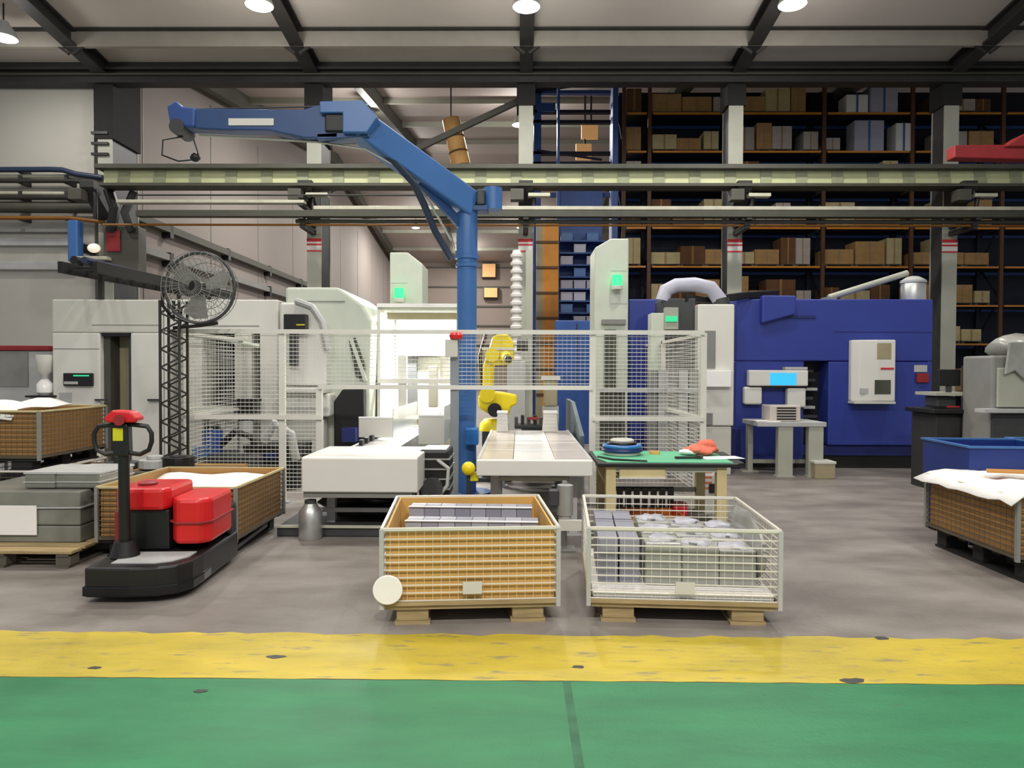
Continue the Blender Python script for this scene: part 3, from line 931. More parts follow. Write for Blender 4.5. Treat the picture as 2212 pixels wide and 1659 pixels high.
# tiller
tx, ty = -.20, .30
obj('tiller_socket', MB().cyl((tx, ty, .25), (tx, ty, .36), .10, .07, n=16), 'black', T, smooth=True)
obj('tiller_pole', MB().tube([(tx, ty, .3), (tx + .005, ty - .02, .7), (tx + .01, ty - .03, 1.0)], .038, 12), 'black', T, smooth=True)
hd = obj('tiller_head', MB().prism([(-.055, .98), (.055, .98), (.05, 1.2), (.03, 1.215), (-.03, 1.215), (-.05, 1.2)], ty - .08, ty + .0, 'y'), 'black', T, bevel=.012, loc=(tx + .01, 0, 0))
obj('warning_label', B(-.05, .02, ty - .084, ty - .080, 1.09, 1.18), 'label_yellow', hd)
lp = [(-.03, 1.0), (-.12, .99), (-.18, 1.02), (-.20, 1.08), (-.20, 1.14), (-.17, 1.19), (-.05, 1.205), (.05, 1.205), (.17, 1.19), (.20, 1.14), (.20, 1.08), (.18, 1.02), (.12, .99), (.03, 1.0)]
obj('handle_loop', MB().tube([(tx + .01 + x, ty - .04, z) for x, z in lp], .017, 8), 'black', T, smooth=True)
obj('emergency_head', MB().prism([(-.10, 1.22), (.10, 1.22), (.12, 1.25), (.07, 1.30), (-.06, 1.31), (-.12, 1.25)], ty - .10, ty + .02, 'y'), 'red', T, bevel=.015, loc=(tx + .02, 0, 0))
obj('belly_button', MB().lathe([(.04, ty - .12), (.035, ty - .10), (.035, ty - .09)], (tx + .02, 1.24), 14, 'y'), 'dull_red', T, smooth=True)


# ------------------------------------------------------------------ helper: a box whose front face covers a pixel rectangle at depth Y
def R4(px0, px1, py0, py1, Y):
    """x0, x1, z0, z1 of a rectangle of the photo at depth Y."""
    mx, my = (px0 + px1) / 2, (py0 + py1) / 2
    return X(px0, Y, my), X(px1, Y, my), P(mx, py1, Y).z, P(mx, py0, Y).z


def PB(px0, px1, py0, py1, Y, d, floor=False):
    x0, x1, z0, z1 = R4(px0, px1, py0, py1, Y)
    return B(x0, x1, Y, Y + d, 0 if floor else z0, z1)


# ------------------------------------------------------------------ blue gooseneck jib crane
YJ = 9.2
J = thing('jib_crane', 'tall blue gooseneck jib crane standing behind the mesh fence', 'crane', (0, 0, 0))
xj = X(1008, YJ)
r = .128
obj('base_plate', MB().lathe([(.001, 0), (.32, 0), (.32, .03), (.001, .03)], (xj, YJ), 20), 'crane_blue_dark', J)
zc = Z(570, YJ)
obj('column', MB().lathe([(r, .03), (r, zc)], (xj, YJ), 28), 'crane_blue', J, smooth=True)
obj('bearing_flange', MB().lathe([(r * 1.0, zc - .05), (r * 1.16, zc - .045), (r * 1.16, zc - .01), (r * 1.02, zc), (r * 1.02, zc + .05), (r * 1.22, zc + .06), (r * 1.22, zc + .10), (r, zc + .105)], (xj, YJ), 28), 'crane_blue', J, smooth=True)
zt = Z(436, YJ)
rh = obj('rotating_head', MB().lathe([(r * 1.06, zc + .105), (r * 1.06, zt - .05), (r * 1.0, zt + .03), (r * .7, zt + .10)], (xj, YJ), 28), 'crane_blue', J, smooth=True)
obj('collar', MB().lathe([(r * 1.08, zt - .14), (r * 1.12, zt - .13), (r * 1.12, zt - .06), (r * 1.08, zt - .05)], (xj, YJ), 28), 'crane_blue_dark', rh, smooth=True)
elbow = P(775, 268, 8.25)
n1 = Vector((xj, YJ, zt - .03))
obj('gooseneck', MB().bar(n1 + Vector((.05, 0, -.02)), elbow + Vector((-.02, 0, .0)), .24, .33), 'crane_blue', J, bevel=.02)
mid = n1.lerp(elbow, .45)
obj('gusset', MB().bar(n1 + Vector((0, 0, -.35)), mid + Vector((0, 0, -.14)), .05, .12), 'crane_blue_dark', J)
tip = P(405, 263, 8.25)
za, zb = elbow.z + .20, elbow.z - .19
arm = obj('boom', MB().prism([(tip.x, tip.z + .12), (tip.x, tip.z - .10), (tip.x + .5, tip.z - .125), (X(590, 8.25), tip.z - .13), (X(665, 8.25), zb - .0), (X(735, 8.25), zb), (X(735, 8.25), za - .02), (X(690, 8.25), za - .02), (X(660, 8.25), elbow.z + .13)], 8.15, 8.35, 'y'), 'crane_blue_dark', J, bevel=.012)
obj('elbow_box', MB().prism([(X(700, 8.25), za), (X(790, 8.25), za + .01), (X(822, 8.25), elbow.z + .02), (X(800, 8.25), elbow.z - .15), (X(748, 8.25), elbow.z - .15), (X(748, 8.25), elbow.z + .07), (X(700, 8.25), elbow.z + .07)], 8.08, 8.42, 'y'), 'crane_blue', J, bevel=.012)
obj('elbow_motor', MB().box(X(706, 8.2), X(750, 8.2), 8.12, 8.38, elbow.z - .13, elbow.z + .08), 'black', J, bevel=.02)
obj('lower_link', MB().bar((X(690, 8.25), 8.25, zb + .015), (X(800, 8.25), 8.25, zb + .05), .2, .07), 'crane_blue_dark', J, bevel=.01)
obj('label_strip', B(X(495, 8.13), X(592, 8.13), 8.138, 8.15, Z(270, 8.13, 540), Z(255, 8.13, 540)), 'white', arm)
obj('rope', MB().tube([P(392, 236, 8.25), P(560, 233, 8.25), P(765, 228, 8.25)], .008, 6), 'dark_steel', J)
obj('under_cable', MB().tube([P(430, 292, 8.25), P(560, 299, 8.25), P(680, 306, 8.25), P(790, 322, 8.3), P(880, 372, 8.6), P(930, 440, 8.9), P(975, 520, 9.05)], .014, 6), 'steel', J)
obj('drape_cable', MB().tube([P(835, 330, 8.4), P(893, 395, 8.6), P(915, 440, 8.8), P(940, 500, 9.0), P(975, 560, 9.05)], .045, 8), 'pipe_navy', J, smooth=True)
hc = tip + Vector((-.06, 0, 0))
ht = obj('hoist_head', MB().prism([(hc.x - .08, hc.z - .1), (hc.x + .2, hc.z - .1), (hc.x + .2, hc.z + .12), (hc.x + .06, hc.z + .13), (hc.x - .02, hc.z + .2), (hc.x - .12, hc.z + .14)], 8.12, 8.38, 'y'), 'rack_blue', J, bevel=.02)
obj('pulley', MB().cyl((hc.x, 8.1, hc.z - .1), (hc.x, 8.4, hc.z - .1), .085, n=18), 'dark_grey', J, smooth=True)
obj('hoist_cable', MB().tube([P(395, 295, 8.2), P(352, 302, 8.2), P(350, 335, 8.2), P(385, 348, 8.2), P(432, 344, 8.2), P(418, 300, 8.2)], .010, 6), 'black', J)
obj('hook_block', MB().blob(P(422, 340, 8.2), .06, .05, .05, 3, .05), 'black', J, smooth=True)
mq = P(1068, 432, 9.2)
mo = obj('slewing_motor', MB().cyl((mq.x - .02, 9.2, mq.z - .13), (mq.x - .02, 9.2, mq.z + .15), .12, n=20), 'crane_blue', J, smooth=True)
obj('motor_bracket', B(xj + .08, mq.x - .08, 9.08, 9.32, mq.z - .16, mq.z - .09), 'crane_blue_dark', J, bevel=.01)
obj('terminal_box', B(mq.x - .22, mq.x - .12, 9.06, 9.3, mq.z - .09, mq.z + .11), 'dark_grey', J, bevel=.02)
obj('blue_foot_box', PB(1005, 1033, 925, 962, 8.95, .2), 'blue_ring', J, bevel=.02)

# ------------------------------------------------------------------ machine guarding fence
YFN = 8.5
ztop, zr1, zr2 = Z(718, YFN), Z(837, YFN), Z(903, YFN)
F = thing('mesh_fence', 'pale steel mesh fence with tall posts around the robot cell', 'fence', (0, 0, 0))
px_posts = (392, 610, 690, 982, 1280, 1519)
xs = [X(p, YFN) for p in px_posts]
for k, x in enumerate(xs):
    top = ztop if k != 2 else zr1
    obj('post', B(x - (.05 if k == 3 else .035), x + (.05 if k == 3 else .035), YFN - .03, YFN + .03, 0.01, top), 'fence_post' if k == 3 else 'fence', F)
    obj('post_foot', B(x - .09, x + .09, YFN - .06, YFN + .06, 0, .012), 'fence_post', F)


def rail(x0, x1, z, y=YFN):
    obj('rail', B(x0, x1, y - .065, y - .03, z - .026, z + .026), 'fence', F)


rail(xs[0], xs[-1], ztop)
rail(xs[2], xs[4], zr1)
rail(xs[0], xs[2] + .04, zr2)
rail(xs[4], xs[5], zr2)
for a, b, z0 in ((0, 1, .12), (1, 2, .12), (2, 3, zr1), (3, 4, zr1), (4, 5, .12)):
    L = xs[b] - xs[a]
    nv = max(4, int(L / .055))
    nh = int((ztop - z0) / .047)
    obj('wire_mesh', wire_panel((xs[a] + .035, YFN), (xs[b] - .035, YFN), z0, ztop, nh, nv, .0035, .0010), 'fence', F)
# the returns that run back into the hall
for x, y1 in ((xs[0], 11.2), (xs[-1], 13.2)):
    for y in (y1,) + (((YFN + y1) / 2,) if y1 > 12 else ()):
        obj('post', B(x - .03, x + .03, y - .03, y + .03, 0, ztop), 'fence', F)
    obj('rail', B(x - .03, x + .03, YFN + .03, y1, ztop - .04, ztop), 'fence', F)
    obj('rail', B(x - .03, x + .03, YFN + .03, y1, zr2 - .02, zr2 + .02), 'fence', F)
    obj('wire_mesh', wire_panel((x, YFN + .04), (x, y1), .12, ztop - .04, 38, int((y1 - YFN) / .09), .0035, .0016), 'fence', F)
es = thing('emergency_stop', 'red emergency stop head on a pale box at the fence post top', 'switch', (X(985, 8.42), 8.42, Z(728, 8.42)))
obj('head', MB().lathe([(.03, -.03), (.075, -.02), (.085, .02), (.06, .05), (.001, .06)], (0, 0), 18), 'red', es, smooth=True)
obj('box', B(-.13, .02, -.03, .03, -.24, -.03), 'white2', es, bevel=.01)

# ------------------------------------------------------------------ infeed conveyor with white hood (middle left)
YH = 6.6
cv = thing('hooded_conveyor', 'white hooded conveyor end with a long belt leading back to the machine', 'conveyor', (0, 0, 0))
x0, x1, z0, z1 = R4(651, 902, 990, 1064, YH)
obj('hood', MB().prism([(YH, z0), (YH, z1), (YH + .03, z1 + .01), (YH + .95, z1 + .01), (YH + .95, z0)], x0, x1, 'x'), 'white', cv, bevel=.012)
obj('hood_skirt', B(x0 + .01, x1 - .06, YH + .03, YH + .9, z0 - .055, z0), 'grey', cv)
obj('belt', B(X(770, 7.6, 960), X(862, 7.6, 960), YH + .95, 10.9, z1 - .06, z1 - .02), 'white_gloss', cv)
for s, px in ((-1, 762), (1, 860)):
    xx = X(px, 7.6, 960)
    sr = obj('side_rail', B(xx - .02, xx + .02, YH + .95, 10.9, z1 - .16, z1 + .005), 'steel', cv)
    if s < 0:
        for k in range(14):
            yy = YH + 1.2 + k * .27
            obj('roller_bracket', B(xx + .02, xx + .06, yy, yy + .10, z1 - .01, z1 + .05), 'black', sr)
for yy in (7.0, 8.9, 10.7):
    for xx in (x0 + .18, x1 - .2):
        obj('leg', MB().box(xx - .04, xx + .04, yy - .04, yy + .04, .02, z0 - .05).box(xx - .08, xx + .08, yy - .08, yy + .08, 0, .02), 'light_grey', cv)
obj('cross_bar', B(x0 + .1, x1 - .1, 6.95, 7.0, .20, .24), 'light_grey', cv)
# side guard sheets standing on the conveyor
gg = 'clear guard boxes along the conveyor'
for px0, px1, y0, y1, lab in ((775, 872, 8.6, 10.6, 'pale clear guard box along the outer edge of the belt'), (904, 968, 8.6, 9.6, 'pale clear guard box between the belt and the jib column')):
    xa, xb = X(px0, y0), X(px0, y0) + (.62 if px0 < 800 else .42)
    zt_ = Z(905, y0) if px0 < 800 else Z(900, y0)
    t = thing('guard_box', lab, 'guard', (0, 0, 0), 0, gg)
    zb_ = z1 + .006 if px0 < 800 else .70
    obj('front_sheet', B(xa, xb * .5 + xa * .5 + .1, y0, y0 + .01, zb_, zt_), 'white2', t)
    obj('side_sheet', B(xa * .5 + xb * .5 + .1, xa * .5 + xb * .5 + .11, y0, y1, zb_, zt_ + .12), 'plastic_clear', t)
    obj('top_edge', B(xa, xb * .5 + xa * .5 + .1, y0 - .01, y0 + .02, zt_, zt_ + .02), 'white_gloss', t)
    if px0 > 800:
        obj('stand', B(xa + .05, xb * .5 + xa * .5, y0 + .02, y0 + .5, 0, .70), 'light_grey', t)
# drive and cables beside the hood
dv = thing('conveyor_drive', 'dark geared drive with chrome fittings beside the white hood', 'motor', (X(935, 7.1), 7.1, 0))
obj('gearbox', B(-.14, .16, 0, .5, .30, .80), 'black', dv, bevel=.03)
for k in range(4):
    obj('cooling_fin', B(-.15, .175, -.015, .48, .40 + .1 * k, .415 + .1 * k), 'steel', dv)
obj('motor', MB().cyl((0, -.1, .42), (0, .02, .42), .11, n=18), 'dark_grey', dv, smooth=True)
obj('stand', B(-.1, .1, .1, .4, 0, .30), 'dark_steel', dv)
obj('hose', MB().tube([(.05, 0, .7), (.16, -.03, .62), (.15, -.03, .45), (.06, -.05, .34)], .02), 'light_grey', dv, smooth=True)
# things under the hood
t = thing('drip_tray', 'dark oily tray with a pale rim under the white hood', 'tray', (X(745, 6.9), 6.75, 0))
obj('tray', B(-.62, .55, 0, .9, .0, .10), 'dark_grey', t, bevel=.015)
obj('rim', MB().box(-.64, .57, -.02, .0, .09, .115).box(-.64, .57, .9, .92, .09, .115), 'pipe_light', t)
t = thing('steel_canister', 'shiny steel canister standing under the white hood by the cardboard', 'canister', (X(668, 6.65), 6.68, 0))
obj('body', MB().lathe([(.10, 0), (.11, .02), (.11, .26), (.07, .31), (.05, .34)], n=20), 'steel', t, smooth=True)
obj('cap', MB().cyl((0, 0, .34), (0, 0, .37), .055, n=14), 'dark_grey', t, smooth=True)
t = thing('crumpled_bag', 'crumpled black bag hanging beneath the white hood', 'bag', (X(800, 7.3), 7.3, 0))
obj('bag', MB().blob((0, .1, .26), .5, .25, .13, 4, .14, 18, 9), 'black_gloss', t, smooth=True)
obj('support_plate', B(-.4, .4, 0, .3, .10, .125), 'dark_steel', t)

# ------------------------------------------------------------------ long flat conveyor in the middle
YM = 6.6
x0, x1, z0, z1 = R4(1029, 1281, 994, 1029, YM)
ct = thing('plate_conveyor', 'long pale plate conveyor running from the cardboard container to the robot', 'conveyor', (0, 0, 0))
obj('front_beam', B(x0, x1, YM, YM + .08, z0, z1), 'white', ct, bevel=.012)
ya = YM + .08
CE = 9.95
L = (CE - ya) / 4
for k in range(4):
    for a, b, mt in ((x0 + .02, x0 + .34, 'belt'), (x0 + .345, x1 - .345, 'white_gloss'), (x1 - .34, x1 - .02, 'belt')):  # white middle strip paints a reflected highlight into the plates
        obj('conveyor_plate', B(a, b, ya + k * L + .014, ya + (k + 1) * L - .014, z1 - .05, z1 - .005), mt, ct, bevel=.004)
obj('bed', B(x0 + .03, x1 - .03, ya, CE, z1 - .12, z1 - .05), 'dark_grey', ct)
for x in (x0, x1 - .03):
    obj('side_profile', B(x, x + .03, ya, CE, z0, z1 + .003), 'light_grey', ct)
for yy in (6.9, 8.3, 9.7):
    for x in (x0 + .12, x1 - .2):
        obj('leg', MB().box(x, x + .08, yy, yy + .08, .02, z0).box(x - .04, x + .12, yy - .04, yy + .12, 0, .02), 'light_grey', ct)
    obj('cross_bar', B(x0 + .12, x1 - .12, yy + .02, yy + .06, .52, .56), 'pipe_light', ct)
obj('side_tie', B(x0 + .13, x0 + .17, 6.98, 9.7, .48, .52), 'pipe_light', ct)
obj('side_tie', B(x1 - .17, x1 - .13, 6.98, 9.7, .48, .52), 'pipe_light', ct)
t = thing('yellow_knob', 'yellow rounded knob at the near corner of the plate conveyor', 'knob', P(1012, 1012, 6.62))
obj('knob', MB().blob((0, 0, 0), .065, .06, .065, 1, 0), 'yellow', t, smooth=True)
obj('bracket', B(.0, .09, .02, .06, -.12, -.04), 'label_yellow', t)
obj('stem', MB().cyl((0, .03, -t.location.z), (0, .03, -.05), .02, n=8), 'dark_steel', t)
# stations at its far end
gg = 'white stop blocks on the plate conveyor'
for px0, px1, py0, py1, lab in ((1072, 1098, 893, 928, 'white stop block near the robot on the plate conveyor'), (1172, 1206, 893, 934, 'white stop block beside the blue grey screen on the plate conveyor')):
    xa, xb, za_, zb_ = R4(px0, px1, py0, py1, 9.62)
    t = thing('stop_block', lab, 'block', ((xa + xb) / 2, 9.62, z1 - .005), 0, gg)
    h = zb_ - z1 + .005
    hw = (xb - xa) / 2
    obj('block', MB().prism([(-hw, 0), (hw, 0), (hw * .8, h), (-hw * .8, h)], 0, .25, 'y'), 'white', t, bevel=.01)
    obj('cap', B(-hw * .9, hw * .9, -.02, .27, h, h + .025), 'white_gloss', t)
t = thing('gripper_station', 'dark gripper fixture with red fittings between the two white stop blocks', 'fixture', (X(1142, 10.2), 10.2, z1 - .005))
obj('base', B(-.2, .22, 0, .3, 0, .06), 'dark_grey', t, bevel=.01)
obj('stand', B(-.1, .2, .05, .25, -z1 + .005, 0), 'grey', t)
for k in range(5):
    obj('finger', B(-.2 + .09 * k, -.15 + .09 * k, .02, .2, .06, .16 + .03 * (k % 2)), 'black' if k % 2 else 'column_dark', t)
obj('valve', B(.0, .14, -.02, .05, .13, .17), 'dull_red', t)
t = thing('vertical_cylinder', 'brown and steel vertical cylinder unit above the second stop block', 'actuator', (X(1190, 10.6), 10.6, z1 - .005))
obj('column', B(-.12, .12, 0, .2, -z1 + .005, .30), 'light_grey', t)
obj('body', B(-.10, .10, .0, .2, .30, .70), 'beige', t, bevel=.02)
obj('top_plate', B(-.14, .14, -.03, .23, .70, .75), 'white2', t)
t = thing('grey_screen', 'blue grey slanted splash screen along the plate conveyor', 'screen', (0, 0, 0))
xa = x1 + .06
obj('panel', MB().prism([(8.7, .45), (11.4, .45), (11.4, 1.15), (10.2, 1.15), (8.7, .80)], xa, xa + .05, 'x'), M('screen_slate', '#56646c', .5), t)
obj('foot', B(xa - .02, xa + .07, 8.9, 11.2, 0, .45), 'grey', t)

# ------------------------------------------------------------------ yellow robot
YR = 10.4
rx = X(1068, YR)
rb = thing('robot_arm', 'yellow six-axis robot arm behind the fence mesh', 'robot', (rx, YR, 0))


def rz_(py): return Z(py, YR)
def rxx(px): return X(px, YR) - rx


obj('pedestal', MB().box(-.26, .26, -.26, .26, 0, .06).box(-.17, .17, -.17, .17, .06, rz_(930)), 'dark_grey', rb, bevel=.01)
obj('base', MB().lathe([(.22, rz_(930)), (.21, rz_(915)), (.15, rz_(905))], n=22), 'yellow', rb, smooth=True)
obj('turret', MB().prism([(rxx(1036), rz_(880)), (rxx(1034), rz_(856)), (rxx(1050), rz_(844)), (rxx(1085), rz_(847)), (rxx(1117), rz_(853)), (rxx(1117), rz_(872)), (rxx(1104), rz_(878)), (rxx(1100), rz_(896)), (rxx(1062), rz_(897))], -.17, .17, 'y'), 'yellow', rb, bevel=.03)
obj('turret_motor', MB().cyl((rxx(1070), -.25, rz_(884)), (rxx(1070), -.1, rz_(884)), .10, n=18), 'black', rb, smooth=True)
obj('shoulder_joint', MB().cyl((rxx(1054), -.2, rz_(852)), (rxx(1054), .2, rz_(852)), .115, n=22), 'yellow', rb, smooth=True)
obj('lower_arm', MB().prism([(rxx(1043), rz_(855)), (rxx(1044), rz_(790)), (rxx(1052), rz_(765)), (rxx(1074), rz_(765)), (rxx(1068), rz_(800)), (rxx(1066), rz_(855))], -.11, .0, 'y'), 'yellow', rb, bevel=.025)
obj('elbow_joint', MB().cyl((rxx(1064), -.2, rz_(768)), (rxx(1064), .16, rz_(768)), .10, n=22), 'yellow', rb, smooth=True)
obj('upper_arm', MB().prism([(rxx(1060), rz_(790)), (rxx(1056), rz_(757)), (rxx(1064), rz_(728)), (rxx(1078), rz_(722)), (rxx(1100), rz_(724)), (rxx(1111), rz_(742)), (rxx(1110), rz_(778)), (rxx(1098), rz_(789))], -.15, .13, 'y'), 'yellow', rb, bevel=.035)
obj('cable_band', B(rxx(1042), rxx(1112), -.17, -.15, rz_(757), rz_(751)), 'white2', rb)
obj('elbow_motor', MB().cyl((rxx(1116), -.05, rz_(745)), (rxx(1140), -.05, rz_(745)), .09, n=16), 'dark_grey', rb, smooth=True)
fa = obj('forearm', MB().cyl((rxx(1092), -.14, rz_(770)), (rxx(1098), -.62, rz_(776)), .085, .065, n=18), 'yellow', rb, smooth=True)
obj('wrist', MB().cyl((rxx(1098), -.62, rz_(776)), (rxx(1100), -.70, rz_(778)), .05, n=14), 'dark_grey', fa, smooth=True)
obj('dress_pack', MB().tube([(rxx(1085), .1, rz_(725)), (rxx(1050), .12, rz_(715)), (rxx(1036), .05, rz_(770)), (rxx(1040), .1, rz_(850))], .03, 8), 'black', rb, smooth=True)

# ------------------------------------------------------------------ assembly bench with green mat
YG = 6.55
bt = thing('work_bench', 'beige workbench with black-edged green mat top', 'bench', (0, 0, 0))
x0, x1, z0, z1 = R4(1305, 1580, 1000, 1012, YG)
zt_ = z1
obj('top_slab', MB().prism([(x0 - .06, YG - .02), (x1 + .06, YG - .02), (x1 + .14, YG + .05), (x1 + .2, YG + .95), (x0 - .05, YG + .95)], zt_ - .04, zt_, 'z'), 'black', bt, bevel=.01)
obj('green_mat', MB().prism([(x0 + .03, YG + .0), (x1 + .02, YG + .0), (x1 + .06, YG + .9), (x0 - .02, YG + .9), (x0 - .03, YG + .3)], zt_, zt_ + .006, 'z'), 'mat_green', bt)
obj('mat_fold', MB().tube([(x0 - .02, YG + .35, zt_ + .012), (x0 + .1, YG + .12, zt_ + .014), (x0 + .4, YG + .02, zt_ + .012)], .012, 6), 'black', bt, smooth=True)
for px in (1322, 1563):
    for yy in (YG + .06, YG + .82):
        xx = X(px, YG)
        obj('leg', MB().box(xx - .045, xx + .045, yy - .04, yy + .04, .02, zt_ - .04).box(xx - .06, xx + .06, yy - .06, yy + .06, 0, .02), 'carton2', bt)
obj('front_apron', B(X(1322, YG), X(1563, YG), YG + .03, YG + .06, zt_ - .09, zt_ - .04), 'column', bt)
dr = obj('drawer', PB(1338, 1438, 1012, 1032, YG + .02, .4), 'carton2', bt, bevel=.008)
obj('drawer_rail', PB(1338, 1438, 1031, 1034, YG + .0, .02), 'white', dr)
obj('lower_shelf', B(X(1322, YG), X(1563, YG), YG + .06, YG + .85, .14, .165), 'wood_dark', bt)
obj('back_tie', B(X(1322, YG), X(1563, YG), YG + .8, YG + .83, .35, .40), 'column', bt)
zm = zt_ + .006
q = (X(1345, 7.15), 7.15, zm)
t = thing('coiled_hose', 'coil of blue hose with white rings at the fence end of the green mat', 'hose', q)
for k, (rr, zz, mm) in enumerate(((.165, .018, 'white2'), (.19, .05, 'navy'), (.18, .088, 'blue_ring'), (.13, .115, 'black'), (.10, .14, 'white2'))):
    obj('coil_loop', MB().tube([(rr * math.cos(a), rr * math.sin(a), zz) for a in [i * 2 * math.pi / 28 for i in range(28)]], .019, 8, closed=True), mm, t, smooth=True)
t = thing('rag_heap', 'salmon red rag heap at the far end of the green mat', 'rag', (X(1515, 7.15), 7.15, zm))
obj('cloth', MB().blob((0, 0, .05), .17, .13, .055, 5, .12, 18, 9), 'pink_red', t, smooth=True)
obj('fold', MB().blob((.07, .02, .10), .09, .08, .05, 8, .15, 14, 8), 'pink_red', t, smooth=True)
obj('white_edge', MB().blob((-.12, -.02, .03), .1, .09, .03, 9, .1, 12, 7), 'paper', t, smooth=True)
t = tag(obj('paper_sheet', B(-.2, .2, -.1, .1, 0, .004), 'paper'), 'white paper sheet at the corner of the green bench top', 'paper')
t.location, t.rotation_euler = (x1 + .0, YG + .35, zm), (0, 0, .2)
t = tag(obj('tape_roll', MB().lathe([(.03, 0), (.055, 0), (.055, .03), (.03, .03), (.03, 0)], n=18), 'tan_duct', smooth=True), 'small tan tape roll on the green mat next to the blue hose', 'tape')
t.location = (X(1415, 7.2), 7.2, zm)
t = tag(obj('steel_tool', MB().bar((-.12, 0, .014), (.12, .03, .014), .03, .02).bar((.10, .0, .018), (.14, .06, .018), .05, .03), 'dark_steel'), 'dark hand tool lying on the green mat', 'tool')
t.location = (X(1487, 6.8), 6.8, zm)
# things under the bench
t = thing('parts_tray', 'orange tray on the lower bench shelf', 'tray', (X(1420, 6.75), 6.68, .165))
for a in ((-.30, .25, 0, .02, 0, .07), (-.30, .25, .38, .40, 0, .07), (-.30, -.28, .02, .38, 0, .07), (.23, .25, .02, .38, 0, .07)):
    obj('side', B(*a), 'orange', t)
obj('bottom', B(-.28, .23, .02, .38, 0, .012), 'orange', t)
t = thing('dark_crate', 'dark slatted crate on the lower bench shelf behind the orange tray', 'crate', (X(1400, 7.1), 7.12, .165))
for k in range(7):
    obj('slat', B(-.3 + .085 * k, -.24 + .085 * k, 0, .02, 0, .26), 'dark_grey', t)
obj('frame', MB().box(-.3, .27, .02, .3, 0, .02).box(-.3, .27, .02, .04, .24, .27), 'black', t)
t = thing('red_toolbox', 'small red toolbox under the green bench', 'toolbox', (X(1472, 7.0), 7.0, .165))
obj('body', B(-.07, .07, 0, .15, 0, .10), 'red', t, bevel=.01)
obj('lid', B(-.075, .075, -.005, .155, .10, .125), 'dull_red', t, bevel=.006)
t = thing('striped_box', 'white box with red stripes behind the bench leg', 'box', (X(1530, 7.9), 7.9, 0))
za, zb = Z(1062, 7.9), Z(1008, 7.9)
obj('body', B(-.09, .11, 0, .3, 0, zb), 'white', t, bevel=.006)
for k in range(4):
    zz = zb - .06 - .06 * k
    obj('stripe', B(-.092, .05, -.004, .0, zz, zz + .022), 'pink_red', t)
obj('black_lock', B(.02, .09, -.03, .0, za, za + .1), 'black', t)

# steel clamp column standing behind the two containers
t = thing('pneumatic_unit', 'galvanised filter unit with a pale bracket between the two front containers', 'filter', (X(1222, 6.2), 6.2, 0))
obj('body', MB().cyl((0, 0, .34), (0, 0, .60), .07, n=16), 'steel', t, smooth=True)
obj('bowl', MB().lathe([(.03, .22), (.055, .26), (.055, .34)], n=16), 'light_grey', t, smooth=True)
obj('side_valve', B(-.14, -.06, -.05, .05, .42, .56), 'dark_grey', t, bevel=.01)
obj('post', B(-.02, .02, .07, .11, 0, .62), 'grey', t)
obj('foot', B(-.1, .1, 0, .2, 0, .02), 'grey', t)
obj('pale_bracket', PB(1208, 1262, 1123, 1145, 6.1, .06).__class__().box(X(1208, 6.1) - X(1222, 6.2), X(1262, 6.1) - X(1222, 6.2), -.12, -.07, Z(1145, 6.1), Z(1123, 6.1)).box(-.02, .02, -.08, .07, Z(1145, 6.1), Z(1130, 6.1)), 'white2', t)

# ------------------------------------------------------------------ drum fan on a lattice mast
YN = 8.2
fx = X(376, YN)
fn = thing('drum_fan', 'large round cage fan on a black scissor lattice mast in front of the white machines', 'fan', (0, 0, 0))
obj('base', MB().box(fx - .2, fx + .2, YN - .2, YN + .2, 0, .04), 'black', fn, bevel=.01)
zt0 = Z(652, YN)
for sx in (-.11, .11):
    for sy in (-.1, .1):
        obj('mast_post', B(fx + sx - .012, fx + sx + .012, YN + sy - .012, YN + sy + .012, .04, zt0), 'dark_steel', fn)
nz = 22
for k in range(nz):
    za, zb = .06 + (zt0 - .1) * k / nz, .06 + (zt0 - .1) * (k + 1) / nz
    s = 1 if k % 2 else -1
    for sy in (-.1, .1):
        obj('lattice_bar', MB().bar((fx - .11 * s, YN + sy, za), (fx + .11 * s, YN + sy, zb), .014, .018), 'dark_steel', fn)
fc = P(432, 622, YN - .1)
R = .40
cage = MB()
for rr in (.13, .22, .31, R):
    dy = -.16 * (1 - (rr / R) ** 2)
    for sgn in (-1, 1):
        cage.tube([(fc.x + rr * math.cos(a), fc.y + sgn * (.10 - dy), fc.z + rr * math.sin(a)) for a in [i * 2 * math.pi / 40 for i in range(40)]], .004, 5, closed=True)
for i in range(36):
    a = i * 2 * math.pi / 36
    for sgn in (-1, 1):
        cage.tube([(fc.x + rr * math.cos(a), fc.y + sgn * (.10 + .16 * (1 - (rr / R) ** 2)), fc.z + rr * math.sin(a)) for rr in (.06, .13, .22, .31, R)], .0028, 4)
obj('wire_guard', cage, 'grey', fn)
obj('ring', MB().tube([(fc.x + R * math.cos(a), fc.y, fc.z + R * math.sin(a)) for a in [i * 2 * math.pi / 40 for i in range(40)]], .018, 8, closed=True), 'dark_grey', fn, smooth=True)
obj('hub', MB().cyl((fc.x, fc.y - .12, fc.z), (fc.x, fc.y + .26, fc.z), .075, n=18), 'black', fn, smooth=True)
for k in range(3):
    a = 2 * math.pi * k / 3 + .4
    bl = MB()
    c, s = math.cos(a), math.sin(a)
    pts = [(.06, -.05), (.30, -.13), (.36, -.02), (.33, .11), (.06, .05)]
    vs = [(fc.x + u * c - v2 * s, fc.y + v2 * .45 + dy2, fc.z + u * s + v2 * c) for dy2 in (0, .008) for u, v2 in pts]
    bl.add(vs, [(0, 1, 2, 3, 4), (9, 8, 7, 6, 5)] + [(i, 5 + i, 5 + (i + 1) % 5, (i + 1) % 5) for i in range(5)])
    obj('blade', bl, 'grey', fn)
